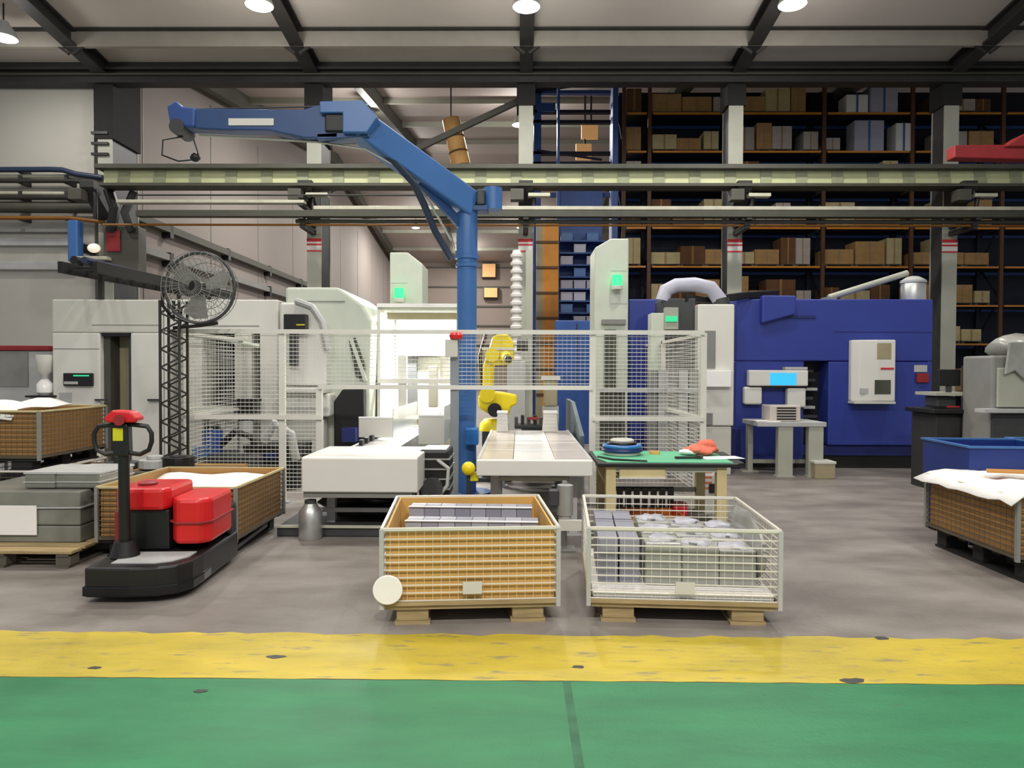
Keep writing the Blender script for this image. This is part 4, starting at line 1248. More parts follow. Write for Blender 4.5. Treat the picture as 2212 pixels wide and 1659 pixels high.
obj('yoke', MB().tube([(fx, YN, zt0), (fx, YN, fc.z - .36), (fc.x - R - .03, fc.y, fc.z - .2), (fc.x - R - .03, fc.y, fc.z)], .02, 8), 'black', fn, smooth=True)
obj('yoke', MB().tube([(fx, YN, fc.z - .45), (fc.x, fc.y, fc.z - R - .03), (fc.x + .2, fc.y, fc.z - R - .0)], .02, 8), 'black', fn, smooth=True)
obj('motor_cable', MB().tube([(fc.x, fc.y + .26, fc.z), (fx, YN + .2, fc.z - .2), (fx, YN + .12, zt0 - .5)], .012, 6), 'black', fn)


# ------------------------------------------------------------------ white machining centres, left
YA1 = 10.5
# far left: grey machine with a red top stripe
t = thing('striped_machine', 'pale grey machine with a dark red top stripe beside the white wall', 'machine', (0, 0, 0))
x0, x1, z0, z1 = R4(-120, 108, 757, 880, 10.9)
obj('body', B(x0, x1, 10.9, 13, 0, z1), 'light_grey', t, bevel=.02)
obj('red_stripe', B(x0 - .01, x1 + .01, 10.86, 13, z1, z1 + .075), 'dull_red', t, bevel=.01)
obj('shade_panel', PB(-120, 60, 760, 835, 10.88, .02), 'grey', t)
t = thing('white_dispenser', 'white waisted dispenser on a black base in front of the striped machine', 'dispenser', (X(85, 10.4), 10.4, 0))
za = Z(858, 10.4)
obj('stand', B(-.14, .14, 0, .28, 0, za - .03), 'light_grey', t)
obj('base', B(-.19, .19, -.05, .3, za - .03, za), 'black', t, bevel=.01)
obj('lower_jar', MB().lathe([(.07, za), (.11, za + .04), (.11, za + .16), (.05, za + .24)], (0, .12), 20), 'white_gloss', t, smooth=True)
obj('neck', MB().cyl((0, .12, za + .24), (0, .12, za + .30), .05, n=14), 'light_grey', t, smooth=True)
obj('upper_jar', MB().lathe([(.05, za + .30), (.10, za + .36), (.12, za + .55), (.12, za + .60)], (0, .12), 20), 'white', t, smooth=True)

MA = thing('machining_centre', 'white machining centre with a tall beige doorway and a dark control panel', 'machine', (0, 0, 0))
x0, x1, z0, z1 = R4(113, 352, 647, 900, YA1)
dx0, dx1, dz0, dz1 = R4(216, 282, 719, 900, YA1)
obj('left_body', B(x0, dx0, YA1, YA1 + 2.2, 0, dz1), 'white', MA, bevel=.02)
obj('right_body', B(dx1, x1, YA1, YA1 + 2.2, 0, dz1), 'white', MA, bevel=.02)
obj('top_body', B(x0, x1, YA1, YA1 + 2.2, dz1, z1), 'white2', MA, bevel=.02)
obj('door_recess', B(dx0, dx1, YA1 + .35, YA1 + .4, 0, dz1), 'beige', MA)
obj('door_edge', B(dx0, dx0 + .10, YA1 + .1, YA1 + .35, 0, dz1), 'column_dark', MA)
obj('door_edge', B(dx1 - .08, dx1, YA1 + .1, YA1 + .35, 0, dz1), 'dark_grey', MA)
obj('door_header', B(dx0 + .02, dx1 - .02, YA1 + .02, YA1 + .3, dz1 - .05, dz1), 'black', MA)
for y in (704, 756):
    zz = Z(y, YA1)
    obj('panel_seam', B(x0 + (.6 if y < 720 else .01), (x1 if y < 720 else dx0) - .01, YA1 - .004, YA1 + .0, zz - .008, zz + .002), 'grey', MA)
cp = obj('control_panel', PB(136, 198, 806, 834, YA1 - .06, .06), 'black', MA, bevel=.01)
obj('display', PB(160, 196, 811, 832, YA1 - .066, .006), 'black_gloss', cp)
obj('green_bar', PB(158, 192, 810, 813, YA1 - .072, .006), 'green_led', cp)
obj('key_row', PB(138, 168, 824, 830, YA1 - .07, .01), 'light_grey', cp)
obj('card_holder', PB(128, 154, 848, 868, YA1 - .012, .012), 'light_grey', MA)
for px in (216, 330):
    obj('handle', PB(px - 12, px + 12, 862, 866, YA1 - .05, .05), 'dark_grey', MA)

MBb = thing('machining_centre', 'wide white machining centre behind the mesh, with two dark tool slots', 'machine', (0, 0, 0))
x0, x1, z0, z1 = R4(353.5, 601, 647, 900, YA1)
Yb = YA1
zz = Z(716, Yb)
obj('top_body', B(x0, x1, Yb, Yb + 2.2, zz, z1), 'white', MBb, bevel=.02)
obj('back_wall', B(x0, x1, Yb + .9, Yb + 1.0, .0, zz), 'light_grey', MBb)
for a, b, mm in ((353, 372, 'white'), (398, 440, 'white2'), (505, 548, 'white2'), (560, 605, 'white')):
    obj('pillar', PB(a + 1, b - 4, 716, 900, Yb, .6, True), mm, MBb, bevel=.015)
obj('tool_slot', PB(442, 502, 735, 880, Yb + .5, .3), 'dark_grey', MBb, bevel=.03)
obj('slot_cover', PB(438, 472, 765, 885, Yb + .4, .1), 'column_dark', MBb, bevel=.01)
obj('cable_duct', MB().tube([P(392, 722, Yb - .3), P(470, 730, Yb - .2), P(560, 748, Yb - .1)], .03, 8), 'pale_green', MBb, smooth=True)
obj('lower_body', PB(364, 594, 885, 920, Yb + .2, .6, True), 'white2', MBb, bevel=.02)
obj('shelf', PB(400, 520, 880, 893, Yb - .1, .3), 'pale_green', MBb, bevel=.01)
obj('panel_seam', PB(400, 560, 703, 705, Yb - .004, .004), 'grey', MBb)
t = thing('spindle_carrier', 'black spindle block on the shelf of the wide white machine', 'fixture', (0, 0, 0))
for k in range(3):
    obj('plate', PB(496 + 4 * k, 552 - 5 * k, 862 + 9 * k, 868 + 9 * k, Yb - .35 + .02 * k, .25), 'black', t, bevel=.006)
obj('core', PB(505, 545, 862, 893, Yb - .3, .2), 'dark_grey', t)
obj('stand', PB(512, 538, 893, 900, Yb - .3, .2, True), 'dark_grey', t)

MC = thing('machining_centre', 'tall rounded white machining centre with a sloping corner and black monitor', 'machine', (0, 0, 0))
Yc = 10.3
def mcx(px): return X(px, Yc)
def mcz(py): return Z(py, Yc)
obj('housing', MB().prism([(mcx(604), .0), (mcx(604), mcz(617)), (mcx(722), mcz(617)), (mcx(776), mcz(655)), (mcx(794), mcz(690)), (mcx(794), mcz(720)), (mcx(786), 0)], Yc + .25, Yc + 2.4, 'y'), 'pale_green', MC, bevel=.04)
obj('front_hood', MB().prism([(mcx(604), mcz(835))] + [(mcx(604), mcz(655))] + [(mcx(640), mcz(655)), (mcx(672), mcz(668)), (mcx(694), mcz(700)), (mcx(705), mcz(760)), (mcx(705), mcz(835))], Yc, Yc + .3, 'y'), 'white', MC, bevel=.03)
obj('hood_arch', MB().tube([(mcx(640), Yc - .01, mcz(651)), (mcx(675), Yc - .01, mcz(664)), (mcx(697), Yc - .01, mcz(698)), (mcx(708), Yc - .01, mcz(758))], .05, 8), 'light_grey', MC, smooth=True)
mo = obj('monitor', PB(612, 660, 678, 713, Yc - .22, .16), 'black', MC, bevel=.015)
obj('monitor_arm', PB(625, 640, 713, 790, Yc - .12, .1), 'dark_grey', mo)
obj('brand_bar', PB(640, 658, 700, 703, Yc - .226, .006), 'label_yellow', mo)
obj('control_desk', PB(604, 700, 838, 850, Yc - .25, .4), 'white2', MC, bevel=.02)
obj('desk_body', PB(604, 712, 850, 900, Yc - .1, .5), 'white', MC, bevel=.03)
obj('oval_window', MB().prism([(mcx(746), mcz(735)), (mcx(760), mcz(728)), (mcx(782), mcz(790)), (mcx(778), mcz(826)), (mcx(762), mcz(815))], Yc + .20, Yc + .26, 'y'), 'glass_dark', MC, bevel=.01)
obj('window_rail', MB().bar((mcx(752), Yc + .18, mcz(732)), (mcx(784), Yc + .18, mcz(825)), .03, .05), 'pale_green', MC)
obj('chip_opening', MB().prism([(mcx(716), .02), (mcx(716), mcz(870)), (mcx(735), mcz(843)), (mcx(782), mcz(840)), (mcx(784), .02)], Yc + .12, Yc + .26, 'y'), 'black', MC, bevel=.02)
obj('lower_cover', PB(612, 700, 905, 1000, Yc, .3, True), 'white2', MC, bevel=.02)
obj('blue_box', PB(738, 768, 925, 955, Yc - .1, .2), 'navy', MC)
obj('panel_seam', PB(640, 745, 650, 652, Yc + .24, .012), 'grey', MC)

# bright cell with lit interior
MD = thing('lit_cabinet', 'brightly lit white machine cell with a glowing interior behind the fence', 'machine', (0, 0, 0))
Yd = 11.0
x0, x1, z0, z1 = R4(814, 1010, 657, 960, Yd)
obj('top_rail', B(x0, x1, Yd, Yd + .12, Z(664, Yd), Z(656, Yd)), 'white_gloss', MD)
obj('roof', B(x0, x1, Yd + .05, Yd + 1.5, Z(670, Yd), Z(664, Yd)), 'pale_green', MD)
obj('valance', B(x0 + .1, x1, Yd + .3, Yd + .34, Z(688, Yd), Z(672, Yd)), 'beige', MD)
obj('back_wall', B(x0, x1, Yd + 1.45, Yd + 1.5, 0, Z(668, Yd)), 'white', MD)
obj('left_wall', B(x0, x0 + .05, Yd + .02, Yd + 1.45, 0, Z(668, Yd)), 'white', MD)
obj('right_wall', B(x1 - .05, x1, Yd + .02, Yd + 1.45, 0, Z(668, Yd)), 'white', MD)
obj('front_pillar', PB(860, 878, 768, 960, Yd + .05, .1, True), 'white', MD)
obj('upper_front', PB(862, 985, 684, 768, Yd + 1.1, .06), 'white_gloss', MD)
obj('dark_door', PB(880, 900, 770, 900, Yd + 1.2, .2), 'dark_grey', MD)
obj('inner_frame', PB(900, 950, 772, 900, Yd + 1.3, .1), 'column', MD)
obj('inner_tool', PB(925, 945, 790, 880, Yd + .95, .15), 'column_dark', MD, bevel=.02)
obj('shelf_rail', PB(815, 975, 818, 828, Yd - .05, .12), 'white', MD)
obj('table', PB(832, 1000, 905, 935, Yd + .3, 1.1, True), 'beige', MD)
for k, (a, b) in enumerate(((836, 855), (880, 975))):
    xa, xb = X(a, Yd + .9), X(b, Yd + .9)
    obj('work_light', B(xa, xb, Yd + .6, Yd + .7, Z(679, Yd + .9), Z(675, Yd + .9)), 'work_light', MD)
    ld = bpy.data.lights.new('work_light_lamp', 'AREA')
    ld.shape = 'RECTANGLE'
    ld.size, ld.size_y = (xb - xa), .15
    ld.energy = 190
    lo = bpy.data.objects.new('work_light_lamp', ld)
    COL.objects.link(lo)
    lo.parent = MD
    lo.location = ((xa + xb) / 2, Yd + .65, Z(684, Yd + .9))


# tall white control towers with green signal lamps
def tower(px0, px1, py0, Y, cut, lampx, lampy, label, left=True):
    t = thing('control_tower', label, 'cabinet', (0, 0, 0))
    x0, x1, z0, z1 = R4(px0, px1, py0, 900, Y)
    xc, zc2 = X(cut[0], Y), Z(cut[1], Y)
    poly = [(x0, 0), (x0, zc2), (xc, z1), (x1, z1), (x1, 0)] if left else [(x0, 0), (x0, z1), (xc, z1), (x1, zc2), (x1, 0)]
    obj('body', MB().prism(poly, Y, Y + .8, 'y'), 'pale_green', t, bevel=.02)
    for k in range(1, 5):
        zz = z1 - k * .55
        obj('panel_seam', B(xc if left else x0 + .02, x1 - .02 if left else xc, Y - .004, Y, zz, zz + .012), 'light_grey', t)
    q = P(lampx, lampy, Y - .1)
    sl = obj('signal_lamp', MB().cyl((q.x, Y - .1, q.z - .09), (q.x, Y - .1, q.z + .09), .085, n=18), 'green_lamp', t, smooth=True)
    obj('lamp_base', MB().cyl((q.x, Y - .1, q.z - .15), (q.x, Y - .1, q.z - .09), .095, n=18).box(q.x - .02, q.x + .02, Y - .1, Y, q.z - .14, q.z - .10), 'white2', sl)
    return t


tower(842, 912, 545, 12.6, (880, 570), 862, 634, 'pale tall control tower with a green lamp, left of the blue jib column', left=False)
t2 = tower(1284, 1357, 515, 12.0, (1318, 535), 1333, 606, 'pale tall control tower with a green lamp, right of the orange mast')
x0, x1, z0, z1 = R4(1305, 1330, 712, 838, 12.0)
obj('slot', B(x0, x1, 11.96, 12.0, z0, z1), 'glass_dark', t2)
obj('hood_edge', PB(1300, 1352, 690, 700, 11.94, .06), 'grey', t2)

# ------------------------------------------------------------------ blue machines, right
YBL = 11.7
MBl = thing('blue_machine', 'big deep blue moulding machine with a white side unit and screen', 'machine', (0, 0, 0))
def bx(px): return X(px, YBL)
def bz(py): return Z(py, YBL, 1800)
zt_ = bz(646)
obj('upper_body', B(bx(1590), bx(2014), YBL, YBL + 2.6, bz(780), zt_), 'blue', MBl, bevel=.02)
obj('left_body', B(bx(1590), bx(1738), YBL + .02, YBL + 2.6, .12, bz(780)), 'blue', MBl, bevel=.015)
obj('right_body', B(bx(1790), bx(2014), YBL, YBL + 2.6, bz(962), bz(781)), 'blue', MBl, bevel=.02)
obj('plinth', B(bx(1600), bx(2010), YBL + .06, YBL + 2.5, bz(985), bz(963)), 'navy', MBl, bevel=.01)
obj('foot_rail', B(bx(1640), bx(2000), YBL + .12, YBL + 2.4, 0, bz(985)), 'black', MBl)
obj('open_bay', B(bx(1738), bx(1790), YBL + .4, YBL + .5, bz(962), bz(780)), 'black', MBl)
for k in range(6):
    zz = bz(905 - 20 * k)
    obj('valve_block', B(bx(1744 + 4 * (k % 2)), bx(1778 - 5 * (k % 3)), YBL + .2, YBL + .4, zz, zz + .05), 'light_grey' if k in (1, 3) else 'dark_grey', MBl, bevel=.006)
obj('hood_step', MB().prism([(bx(1640), bz(700)), (bx(1640), bz(640)), (bx(1712), bz(640)), (bx(1712), bz(680))], YBL - .12, YBL, 'y'), 'blue', MBl, bevel=.02)
obj('hood_step_lip', B(bx(1655), bx(1760), YBL - .02, YBL, bz(688), bz(682)), 'navy', MBl)
obj('panel_seam', B(bx(1800), bx(2012), YBL - .004, YBL, bz(718), bz(716)), 'navy', MBl)
# white control head with blue screen
hd = obj('control_head', B(bx(1612), bx(1738), YBL - .16, YBL, bz(834), bz(800)), 'white', MBl, bevel=.02)
obj('screen', B(bx(1656), bx(1712), YBL - .17, YBL - .16, bz(832), bz(806)), 'cyan_screen', hd, bevel=.004)
obj('head_top', B(bx(1690), bx(1738), YBL - .12, YBL, bz(799), bz(793)), 'light_grey', hd)
obj('head_shadow_gap', B(bx(1616), bx(1738), YBL - .10, YBL, bz(839), bz(835)), 'black', hd)
obj('cheek', B(bx(1604), bx(1642), YBL - .12, YBL + .02, bz(874), bz(836)), 'white', MBl, bevel=.03)
obj('cheek', B(bx(1696), bx(1736), YBL - .12, YBL + .02, bz(880), bz(838)), 'white', MBl, bevel=.03)
# white rounded side unit
un = obj('side_unit', MB().prism([(bx(1832), YBL), (bx(1832), YBL - .10), (bx(1845), YBL - .19), (bx(1880), YBL - .24), (bx(1918), YBL - .24), (bx(1922), YBL)], bz(866), bz(735), 'z'), 'white', MBl, bevel=.02)
obj('unit_window', B(bx(1878), bx(1908), YBL - .246, YBL - .238, bz(776), bz(742)), 'beige', un, bevel=.01)
obj('unit_opening', B(bx(1874), bx(1908), YBL - .248, YBL - .238, bz(850), bz(820)), 'glass_dark', un, bevel=.006)
obj('red_mark', B(bx(1886), bx(1914), YBL - .248, YBL - .24, bz(798), bz(794)), 'red_sign', un)
obj('unit_base', B(bx(1832), bx(1920), YBL - .235, YBL, bz(871), bz(866)), 'white2', un, bevel=.008)
obj('unit_label', B(bx(1846), bx(1868), YBL - .215, YBL - .19, bz(850), bz(838)), 'light_grey', un)
obj('rating_plate', B(bx(1974), bx(2002), YBL - .012, YBL, bz(803), bz(788)), 'light_grey', MBl)
obj('socket_box', B(bx(1978), bx(2004), YBL - .05, YBL, bz(826), bz(806)), 'dull_red', MBl, bevel=.01)
obj('red_beacon', MB().lathe([(.05, zt_), (.06, zt_ + .03), (.04, zt_ + .08), (.001, zt_ + .09)], (bx(1712), YBL + .3), 14), 'red', MBl, smooth=True)
# things on top of it
t = thing('grey_pipe', 'slanting grey pipe on top of the blue machine leading to a steel hopper', 'pipe', (0, 0, 0))
obj('pipe', MB().tube([P(1790, 643, 12.6), P(1960, 590, 12.6)], .055, 12), 'column', t, smooth=True)
obj('pipe_foot', MB().box(P(1790, 643, 12.6).x - .1, P(1790, 643, 12.6).x + .1, 12.5, 12.7, zt_, P(1790, 643, 12.6).z), 'grey', t)
q = P(1972, 646, 12.5)
t = thing('steel_hopper', 'round steel hopper standing on the far end of the blue machine', 'hopper', (q.x, 12.5, zt_))
obj('drum', MB().lathe([(.19, 0), (.20, .05), (.20, .34), (.19, .36)], n=24), 'steel', t, smooth=True)
obj('lid', MB().lathe([(.21, .36), (.21, .40), (.10, .47), (.05, .48)], n=24), 'light_grey', t, smooth=True)
t = thing('air_hose', 'fat pale grey hose arching over the dark cabinet beside the blue machine', 'hose', (0, 0, 0))
obj('hose', MB().tube([P(1432, 650, 11.2), P(1438, 628, 11.2), P(1460, 617, 11.2), P(1500, 615, 11.2), P(1535, 622, 11.2), P(1556, 650, 11.2)], .115, 14), 'hose_grey', t, smooth=True)
obj('cuff', MB().cyl(P(1556, 645, 11.2), P(1560, 662, 11.2), .13, n=16), 'dark_grey', t, smooth=True)
t = thing('cable_loom', 'black cable loom lying from the dark cabinet to the top of the blue machine', 'cable', (0, 0, 0))
for k in range(3):
    obj('cable', MB().tube([P(1480, 640 + 4 * k, 11.1), P(1520, 645 + 3 * k, 11.3), P(1560, 640 + 5 * k, 11.4), P(1610, 634 + 4 * k, 11.6), P(1680, 630 + 6 * k, 12.2)], .03, 8), 'black', t, smooth=True)
# cabinet group in front: dark box, white electrical cabinet, lower blue skirt
t = thing('dark_cabinet', 'black tall cabinet with a small green signal in front of the blue panel', 'cabinet', (0, 0, 0))
obj('body', PB(1432, 1502, 644, 960, 11.1, .7, True), 'dark_grey', t, bevel=.02)
obj('pale_side', PB(1406, 1436, 676, 960, 11.05, .3, True), 'pale_green', t, bevel=.01)
obj('signal_box', PB(1436, 1466, 664, 712, 10.98, .12), 'column', t, bevel=.01)
obj('signal_lamp', PB(1438, 1464, 683, 695, 10.95, .03), 'green_led', t, bevel=.006)
t = thing('white_cabinet', 'white electrical cabinet at the edge of the blue machine, behind the fence post', 'cabinet', (0, 0, 0))
obj('body', PB(1507, 1586, 657, 920, 10.9, .75), 'white', t, bevel=.02)
obj('lower_body', PB(1520, 1580, 921, 1000, 10.92, .7, True), 'white2', t, bevel=.02)
obj('grey_door', PB(1516, 1546, 714, 796, 10.88, .02), 'grey', t, bevel=.01)
obj('white_box', PB(1517, 1580, 800, 836, 10.8, .1), 'white_gloss', t, bevel=.01)
obj('socket_panel', PB(1516, 1540, 892, 918, 10.88, .02), 'grey', t, bevel=.01)
t = thing('blue_cabinet', 'upright blue machine cabinet behind the fence, next to the control tower', 'cabinet', (0, 0, 0))
obj('panel', PB(1357, 1432, 646, 960, 12.3, .5, True), 'blue', t, bevel=.02)
obj('base_rail', PB(1355, 1434, 985, 1000, 12.25, .55, True), 'navy', t)
t = thing('machine_guard', 'grey ribbed sheet guard behind the fence, in front of the blue panel', 'guard', (0, 0, 0))
for k in range(10):
    px = 1296 + 11 * k if k < 5 else 1400 + 22 * (k - 5)
    obj('sheet_rib', PB(px, px + (10 if k < 5 else 20), 846 if k < 5 else 800, 1000, 10.6 + .02 * (k % 2), .08, True), 'column_dark' if k < 5 else ('light_grey', 'grey')[k % 2], t)
obj('top_rail', PB(1296, 1512, 790 if 0 else 838, 846, 10.55, .06), 'light_grey', t)
obj('skirt', PB(1568, 1600, 925, 1000, 11.66, .04, True), 'navy', MBl, bevel=.01)

# side table in front of the blue machine
YS = 10.75
st = thing('side_table', 'beige steel side table in front of the blue machine', 'table', (0, 0, 0))
x0, x1, z0, z1 = R4(1637, 1786, 912, 922, YS)
obj('table_top', B(x0, x1, YS, YS + .75, z0, z1), 'light_grey', st, bevel=.008)
for px in (1648, 1700, 1766):
    yy = YS + .08 if px > 1660 else YS + .6
    xx = X(px, YS)
    hw = .11 if px > 1660 else .04
    obj('leg', MB().box(xx - hw, xx + hw, yy - .06, yy + .06, .02, z0).box(xx - .13, xx + .13, yy - .08, yy + .08, 0, .02), 'column', st)
obj('cross_bar', B(x0 + .1, x1 - .1, YS + .55, YS + .6, .14, .2), 'column', st)
t = thing('ribbed_heater', 'pale pink ribbed cooling box on the side table under the blue screen', 'device', (0, 0, 0))
xa, xb, za, zb = R4(1664, 1730, 876, 911, YS + .1)
obj('case', B(xa, xb, YS + .1, YS + .5, z1, zb), 'belt', t, bevel=.015)
for k in range(5):
    zz = z1 + .03 + .042 * k
    obj('vent_slot', B(X(1684, YS), X(1726, YS), YS + .092, YS + .1, zz, zz + .02), 'black', t)
t = thing('paper_stack', 'loose white papers lying on the side table', 'papers', (X(1662, YS), YS + .1, z1))
for k in range(3):
    o = obj('paper', B(-.16, .2, -.06, .2, .004 * k, .004 * k + .004), 'paper', t)
    o.rotation_euler = (0, 0, .1 * k)
t = thing('beige_box', 'small beige box on the floor against the table leg', 'box', (X(1790, 10.6), 10.6, 0))
obj('body', B(-.18, .12, 0, .3, 0, .22), 'beige', t, bevel=.01)
obj('lid', B(-.19, .13, -.01, .31, .22, .26), 'white2', t, bevel=.008)

# ------------------------------------------------------------------ right edge: dark workstation and a covered machine
t = thing('workstation', 'dark inspection workstation with black monitors beside the last column', 'workstation', (0, 0, 0))
Yw = 9.6
obj('monitor', PB(2028, 2076, 798, 834, Yw, .06), 'black', t, bevel=.01)
obj('monitor_stand', PB(2046, 2056, 834, 850, Yw + .01, .04), 'dark_grey', t)
obj('shelf', PB(2022, 2110, 848, 855, Yw - .1, .5), 'column', t)
obj('instrument', PB(2024, 2066, 856, 880, Yw, .3), 'dark_grey', t, bevel=.02)
obj('red_handle', PB(2046, 2074, 877, 880, Yw - .02, .02), 'red_sign', t)
obj('desk', PB(2016, 2112, 884, 894, Yw - .15, .7), 'black', t, bevel=.01)
obj('cabinet', PB(2022, 2106, 895, 990, Yw - .05, .6, True), 'dark_steel', t, bevel=.01)
obj('back_post', PB(2080, 2086, 790, 884, Yw + .4, .04), 'dark_steel', t)
t = thing('covered_machine', 'bulky grey machine under a crumpled transparent cover at the edge of the hall', 'machine', (0, 0, 0))
Yv = 8.9
obj('body', PB(2142, 2300, 768, 1000, Yv, .6, True), 'grey', t, bevel=.03)
obj('pale_panel', PB(2156, 2300, 795, 880, Yv - .04, .04), 'column', t, bevel=.01)
obj('ledge', PB(2128, 2300, 884, 892, Yv - .15, .2), 'light_grey', t)
obj('lower_front', PB(2142, 2300, 895, 1000, Yv - .03, .03, True), 'dark_grey', t, bevel=.01)
q = P(2190, 750, Yv + .3)
obj('plastic_cover', MB().blob((q.x + .15, Yv + .3, q.z), .46, .34, .17, 6, .08, 20, 10), 'film', t, smooth=True)
obj('cover_skirt', MB().prism([(q.x - .32, q.z + .05), (q.x - .37, q.z - .35), (q.x - .25, q.z - .3), (q.x - .12, q.z - .42), (q.x + .05, q.z - .3), (q.x + .6, q.z - .4), (q.x + .6, q.z + .05)], Yv - .10, Yv - .06, 'y'), 'film', t, bevel=.01)
# red jib at the right edge
t = thing('red_jib', 'dark red slewing jib reaching in high over the racks', 'crane', (0, 0, 0))
Yr = 12.5
a, b = P(2062, 328, Yr), P(2300, 328, Yr)
obj('arm', MB().prism([(a.x, a.z - .10), (a.x, a.z + .12), (b.x, b.z + .14), (b.x, b.z - .14)], Yr, Yr + .25, 'y'), 'dull_red', t, bevel=.02)
obj('drive_box', MB().prism([(X(2160, Yr), Z(318, Yr)), (X(2200, Yr), Z(290, Yr)), (X(2300, Yr), Z(290, Yr)), (X(2300, Yr), Z(318, Yr))], Yr - .05, Yr + .3, 'y'), 'dull_red', t, bevel=.02)
obj('hanger', B(X(2260, Yr), X(2290, Yr), Yr + .05, Yr + .2, Z(318, Yr), roof1(Yr)), 'dull_red', t)

# blue pump and dark machinery behind the left fence bay
t = thing('coolant_pump', 'blue and black coolant pump on the floor behind the mesh, below the wide machine', 'pump', (X(470, 9.2), 9.2, 0))
obj('tank', B(-.35, .55, 0, .7, 0, .48), 'dark_grey', t, bevel=.03)
obj('motor', MB().cyl((-.18, .25, .48), (-.18, .25, .80), .13, n=18), 'rack_blue', t, smooth=True)
obj('motor_cap', MB().cyl((-.18, .25, .80), (-.18, .25, .86), .10, n=18), 'black', t, smooth=True)
obj('blue_box', B(-.32, -.12, -.06, .02, .46, .60), 'crane_blue', t, bevel=.02)
obj('hose', MB().tube([(-.05, .25, .6), (.15, .2, .78), (.35, .25, .7), (.5, .3, .4)], .045, 10), 'black', t, smooth=True)
obj('filter', MB().cyl((.25, .3, .48), (.25, .3, .9), .09, n=16), 'light_grey', t, smooth=True)
t = thing('swarf_bin', 'dark slanted swarf bin with a pale hose behind the mesh', 'bin', (X(590, 9.4), 9.4, 0))
obj('body', MB().prism([(-.3, 0), (-.42, .6), (.35, .6), (.3, 0)], 0, .6, 'y'), 'black', t, bevel=.02)
obj('hose', MB().tube([(-.1, -.05, .65), (.05, -.1, .9), (.25, -.05, .75), (.3, .0, .4)], .06, 10), 'light_grey', t, smooth=True)
obj('emblem', B(-.12, .02, -.012, 0, .40, .5), 'navy', t)

# ------------------------------------------------------------------ far bay: orange mast, blue crate tower, blue gantry, tan duct, white duct
YX = 20.5
t = thing('orange_mast', 'tall orange double mast of the stacker beside the blue crate tower', 'mast', (0, 0, 0))
for a, b, mm in ((1158, 1172, 'beige'), (1172, 1190, 'rack_orange'), (1190, 1206, 'mast_orange')):
    obj('mast_rail', PB(a, b, 480, 905, YX, .25, True), mm, t)
for k in range(7):
    obj('mast_tie', PB(1158, 1206, 520 + 55 * k, 525 + 55 * k, YX - .05, .06), 'rack_brown', t)
YQ = 21.0
t = thing('crate_tower', 'blue shelving tower with rows of pale and blue crates behind the orange mast', 'shelving', (0, 0, 0))
obj('frame', PB(1206, 1300, 400, 905, YQ + .6, .1, True), 'rack_blue', t)
obj('side_post', PB(1203, 1208, 180, 905, YQ, .5, True), 'rack_blue', t)
obj('side_post', PB(1322, 1334, 180, 905, YQ, .5, True), 'rack_blue', t)
for k in range(8):
    obj('tier_shelf', PB(1206, 1322, 519 + 26 * k, 522 + 26 * k, YQ, .55), 'rack_blue', t)
rnd = random.Random(5)
for k in range(8):
    for j in range(3):
        if (j + k) % 2 == 0 or rnd.random() < .5:
            a = 1212 + 28 * j
            yb = 519 + 26 * k
            zz = Z(yb, YQ)
            c = thing('plastic_crate', '%s small crate on the %s tier of the blue tower, %s of its row' % (('pale', 'blue')[(j * 3 + k) % 3 == 0], ('top', 'second', 'third', 'fourth', 'fifth', 'sixth', 'seventh', 'bottom')[k], ('first', 'middle', 'end')[j]), 'crate', (X(a + 12, YQ), YQ + .1, zz), 0, 'crates in the blue tower')
            mm = ('hose_grey', 'crane_blue')[(j * 3 + k) % 3 == 0]
            obj('body', B(-.175, .175, 0, .4, 0, .24), mm, c, bevel=.01)
            obj('rim', B(-.182, .182, -.01, .41, .24, .262), mm, c)
t = thing('blue_locker', 'dark blue steel locker standing in front of the crate tower', 'cabinet', (0, 0, 0))
obj('body', PB(1200, 1292, 692, 830, 15.5, .6, True), 'rack_blue', t, bevel=.02)
obj('door_gap', PB(1245, 1247, 700, 830, 15.49, .01), 'rack_navy', t)
t = thing('blue_gantry', 'dark blue steel gantry with horizontal beams above the crate tower', 'gantry', (0, 0, 0))
YO = 22.3
for y, h in ((198, 7), (240, 6), (262, 6), (330, 6), (352, 6), (420, 8)):
    obj('gantry_beam', PB(1152, 1330, y - h / 2, y + h / 2, YO, .2), 'rack_navy' if h < 7 else 'rack_blue', t)
for px in (1152, 1318):
    obj('gantry_post', PB(px, px + 16, 180, 905, YO, .3, True), 'rack_blue', t)
obj('diagonal', MB().bar(P(1160, 196, YO), P(1250, 182, YO), .1, .1), 'rack_navy', t)
obj('diagonal', MB().bar(P(1160, 325, YO), P(1300, 345, YO - .1), .06, .06), 'rack_navy', t)
obj('hoist_box', PB(1160, 1200, 222, 240, YO - .1, .3), 'rack_blue', t)
for k, (a, b, c, d) in enumerate(((1256, 1292, 266, 300), (1244, 1278, 310, 345))):
    t = thing('light_box', ('amber lit panel seen through the blue gantry, the upper one', 'amber lit panel seen through the blue gantry, the lower one')[k], 'light', (0, 0, 0), 0, 'amber lit panels')
    obj('glow_face', PB(a, b, c, d, 24.0, .1), 'lit_sign', t, bevel=.02)
    obj('hanger', B(X((a + b) / 2, 24) - .03, X((a + b) / 2, 24) + .03, 24.02, 24.06, Z(c, 24), roof2(24)), 'dark_steel', t)
t = thing('tan_duct', 'tan cylindrical duct hanging under the far roof', 'duct', (0, 0, 0))
a, b = P(974, 258, 20.0), P(996, 358, 20.0)
obj('duct', MB().cyl(a, b, .25, .27, n=24), 'tan_duct', t, smooth=True)
for f in (.38, .7):
    q = a.lerp(b, f)
    obj('duct_seam', MB().cyl(q, q + (b - a).normalized() * .05, .272, n=24), 'carton4', t)
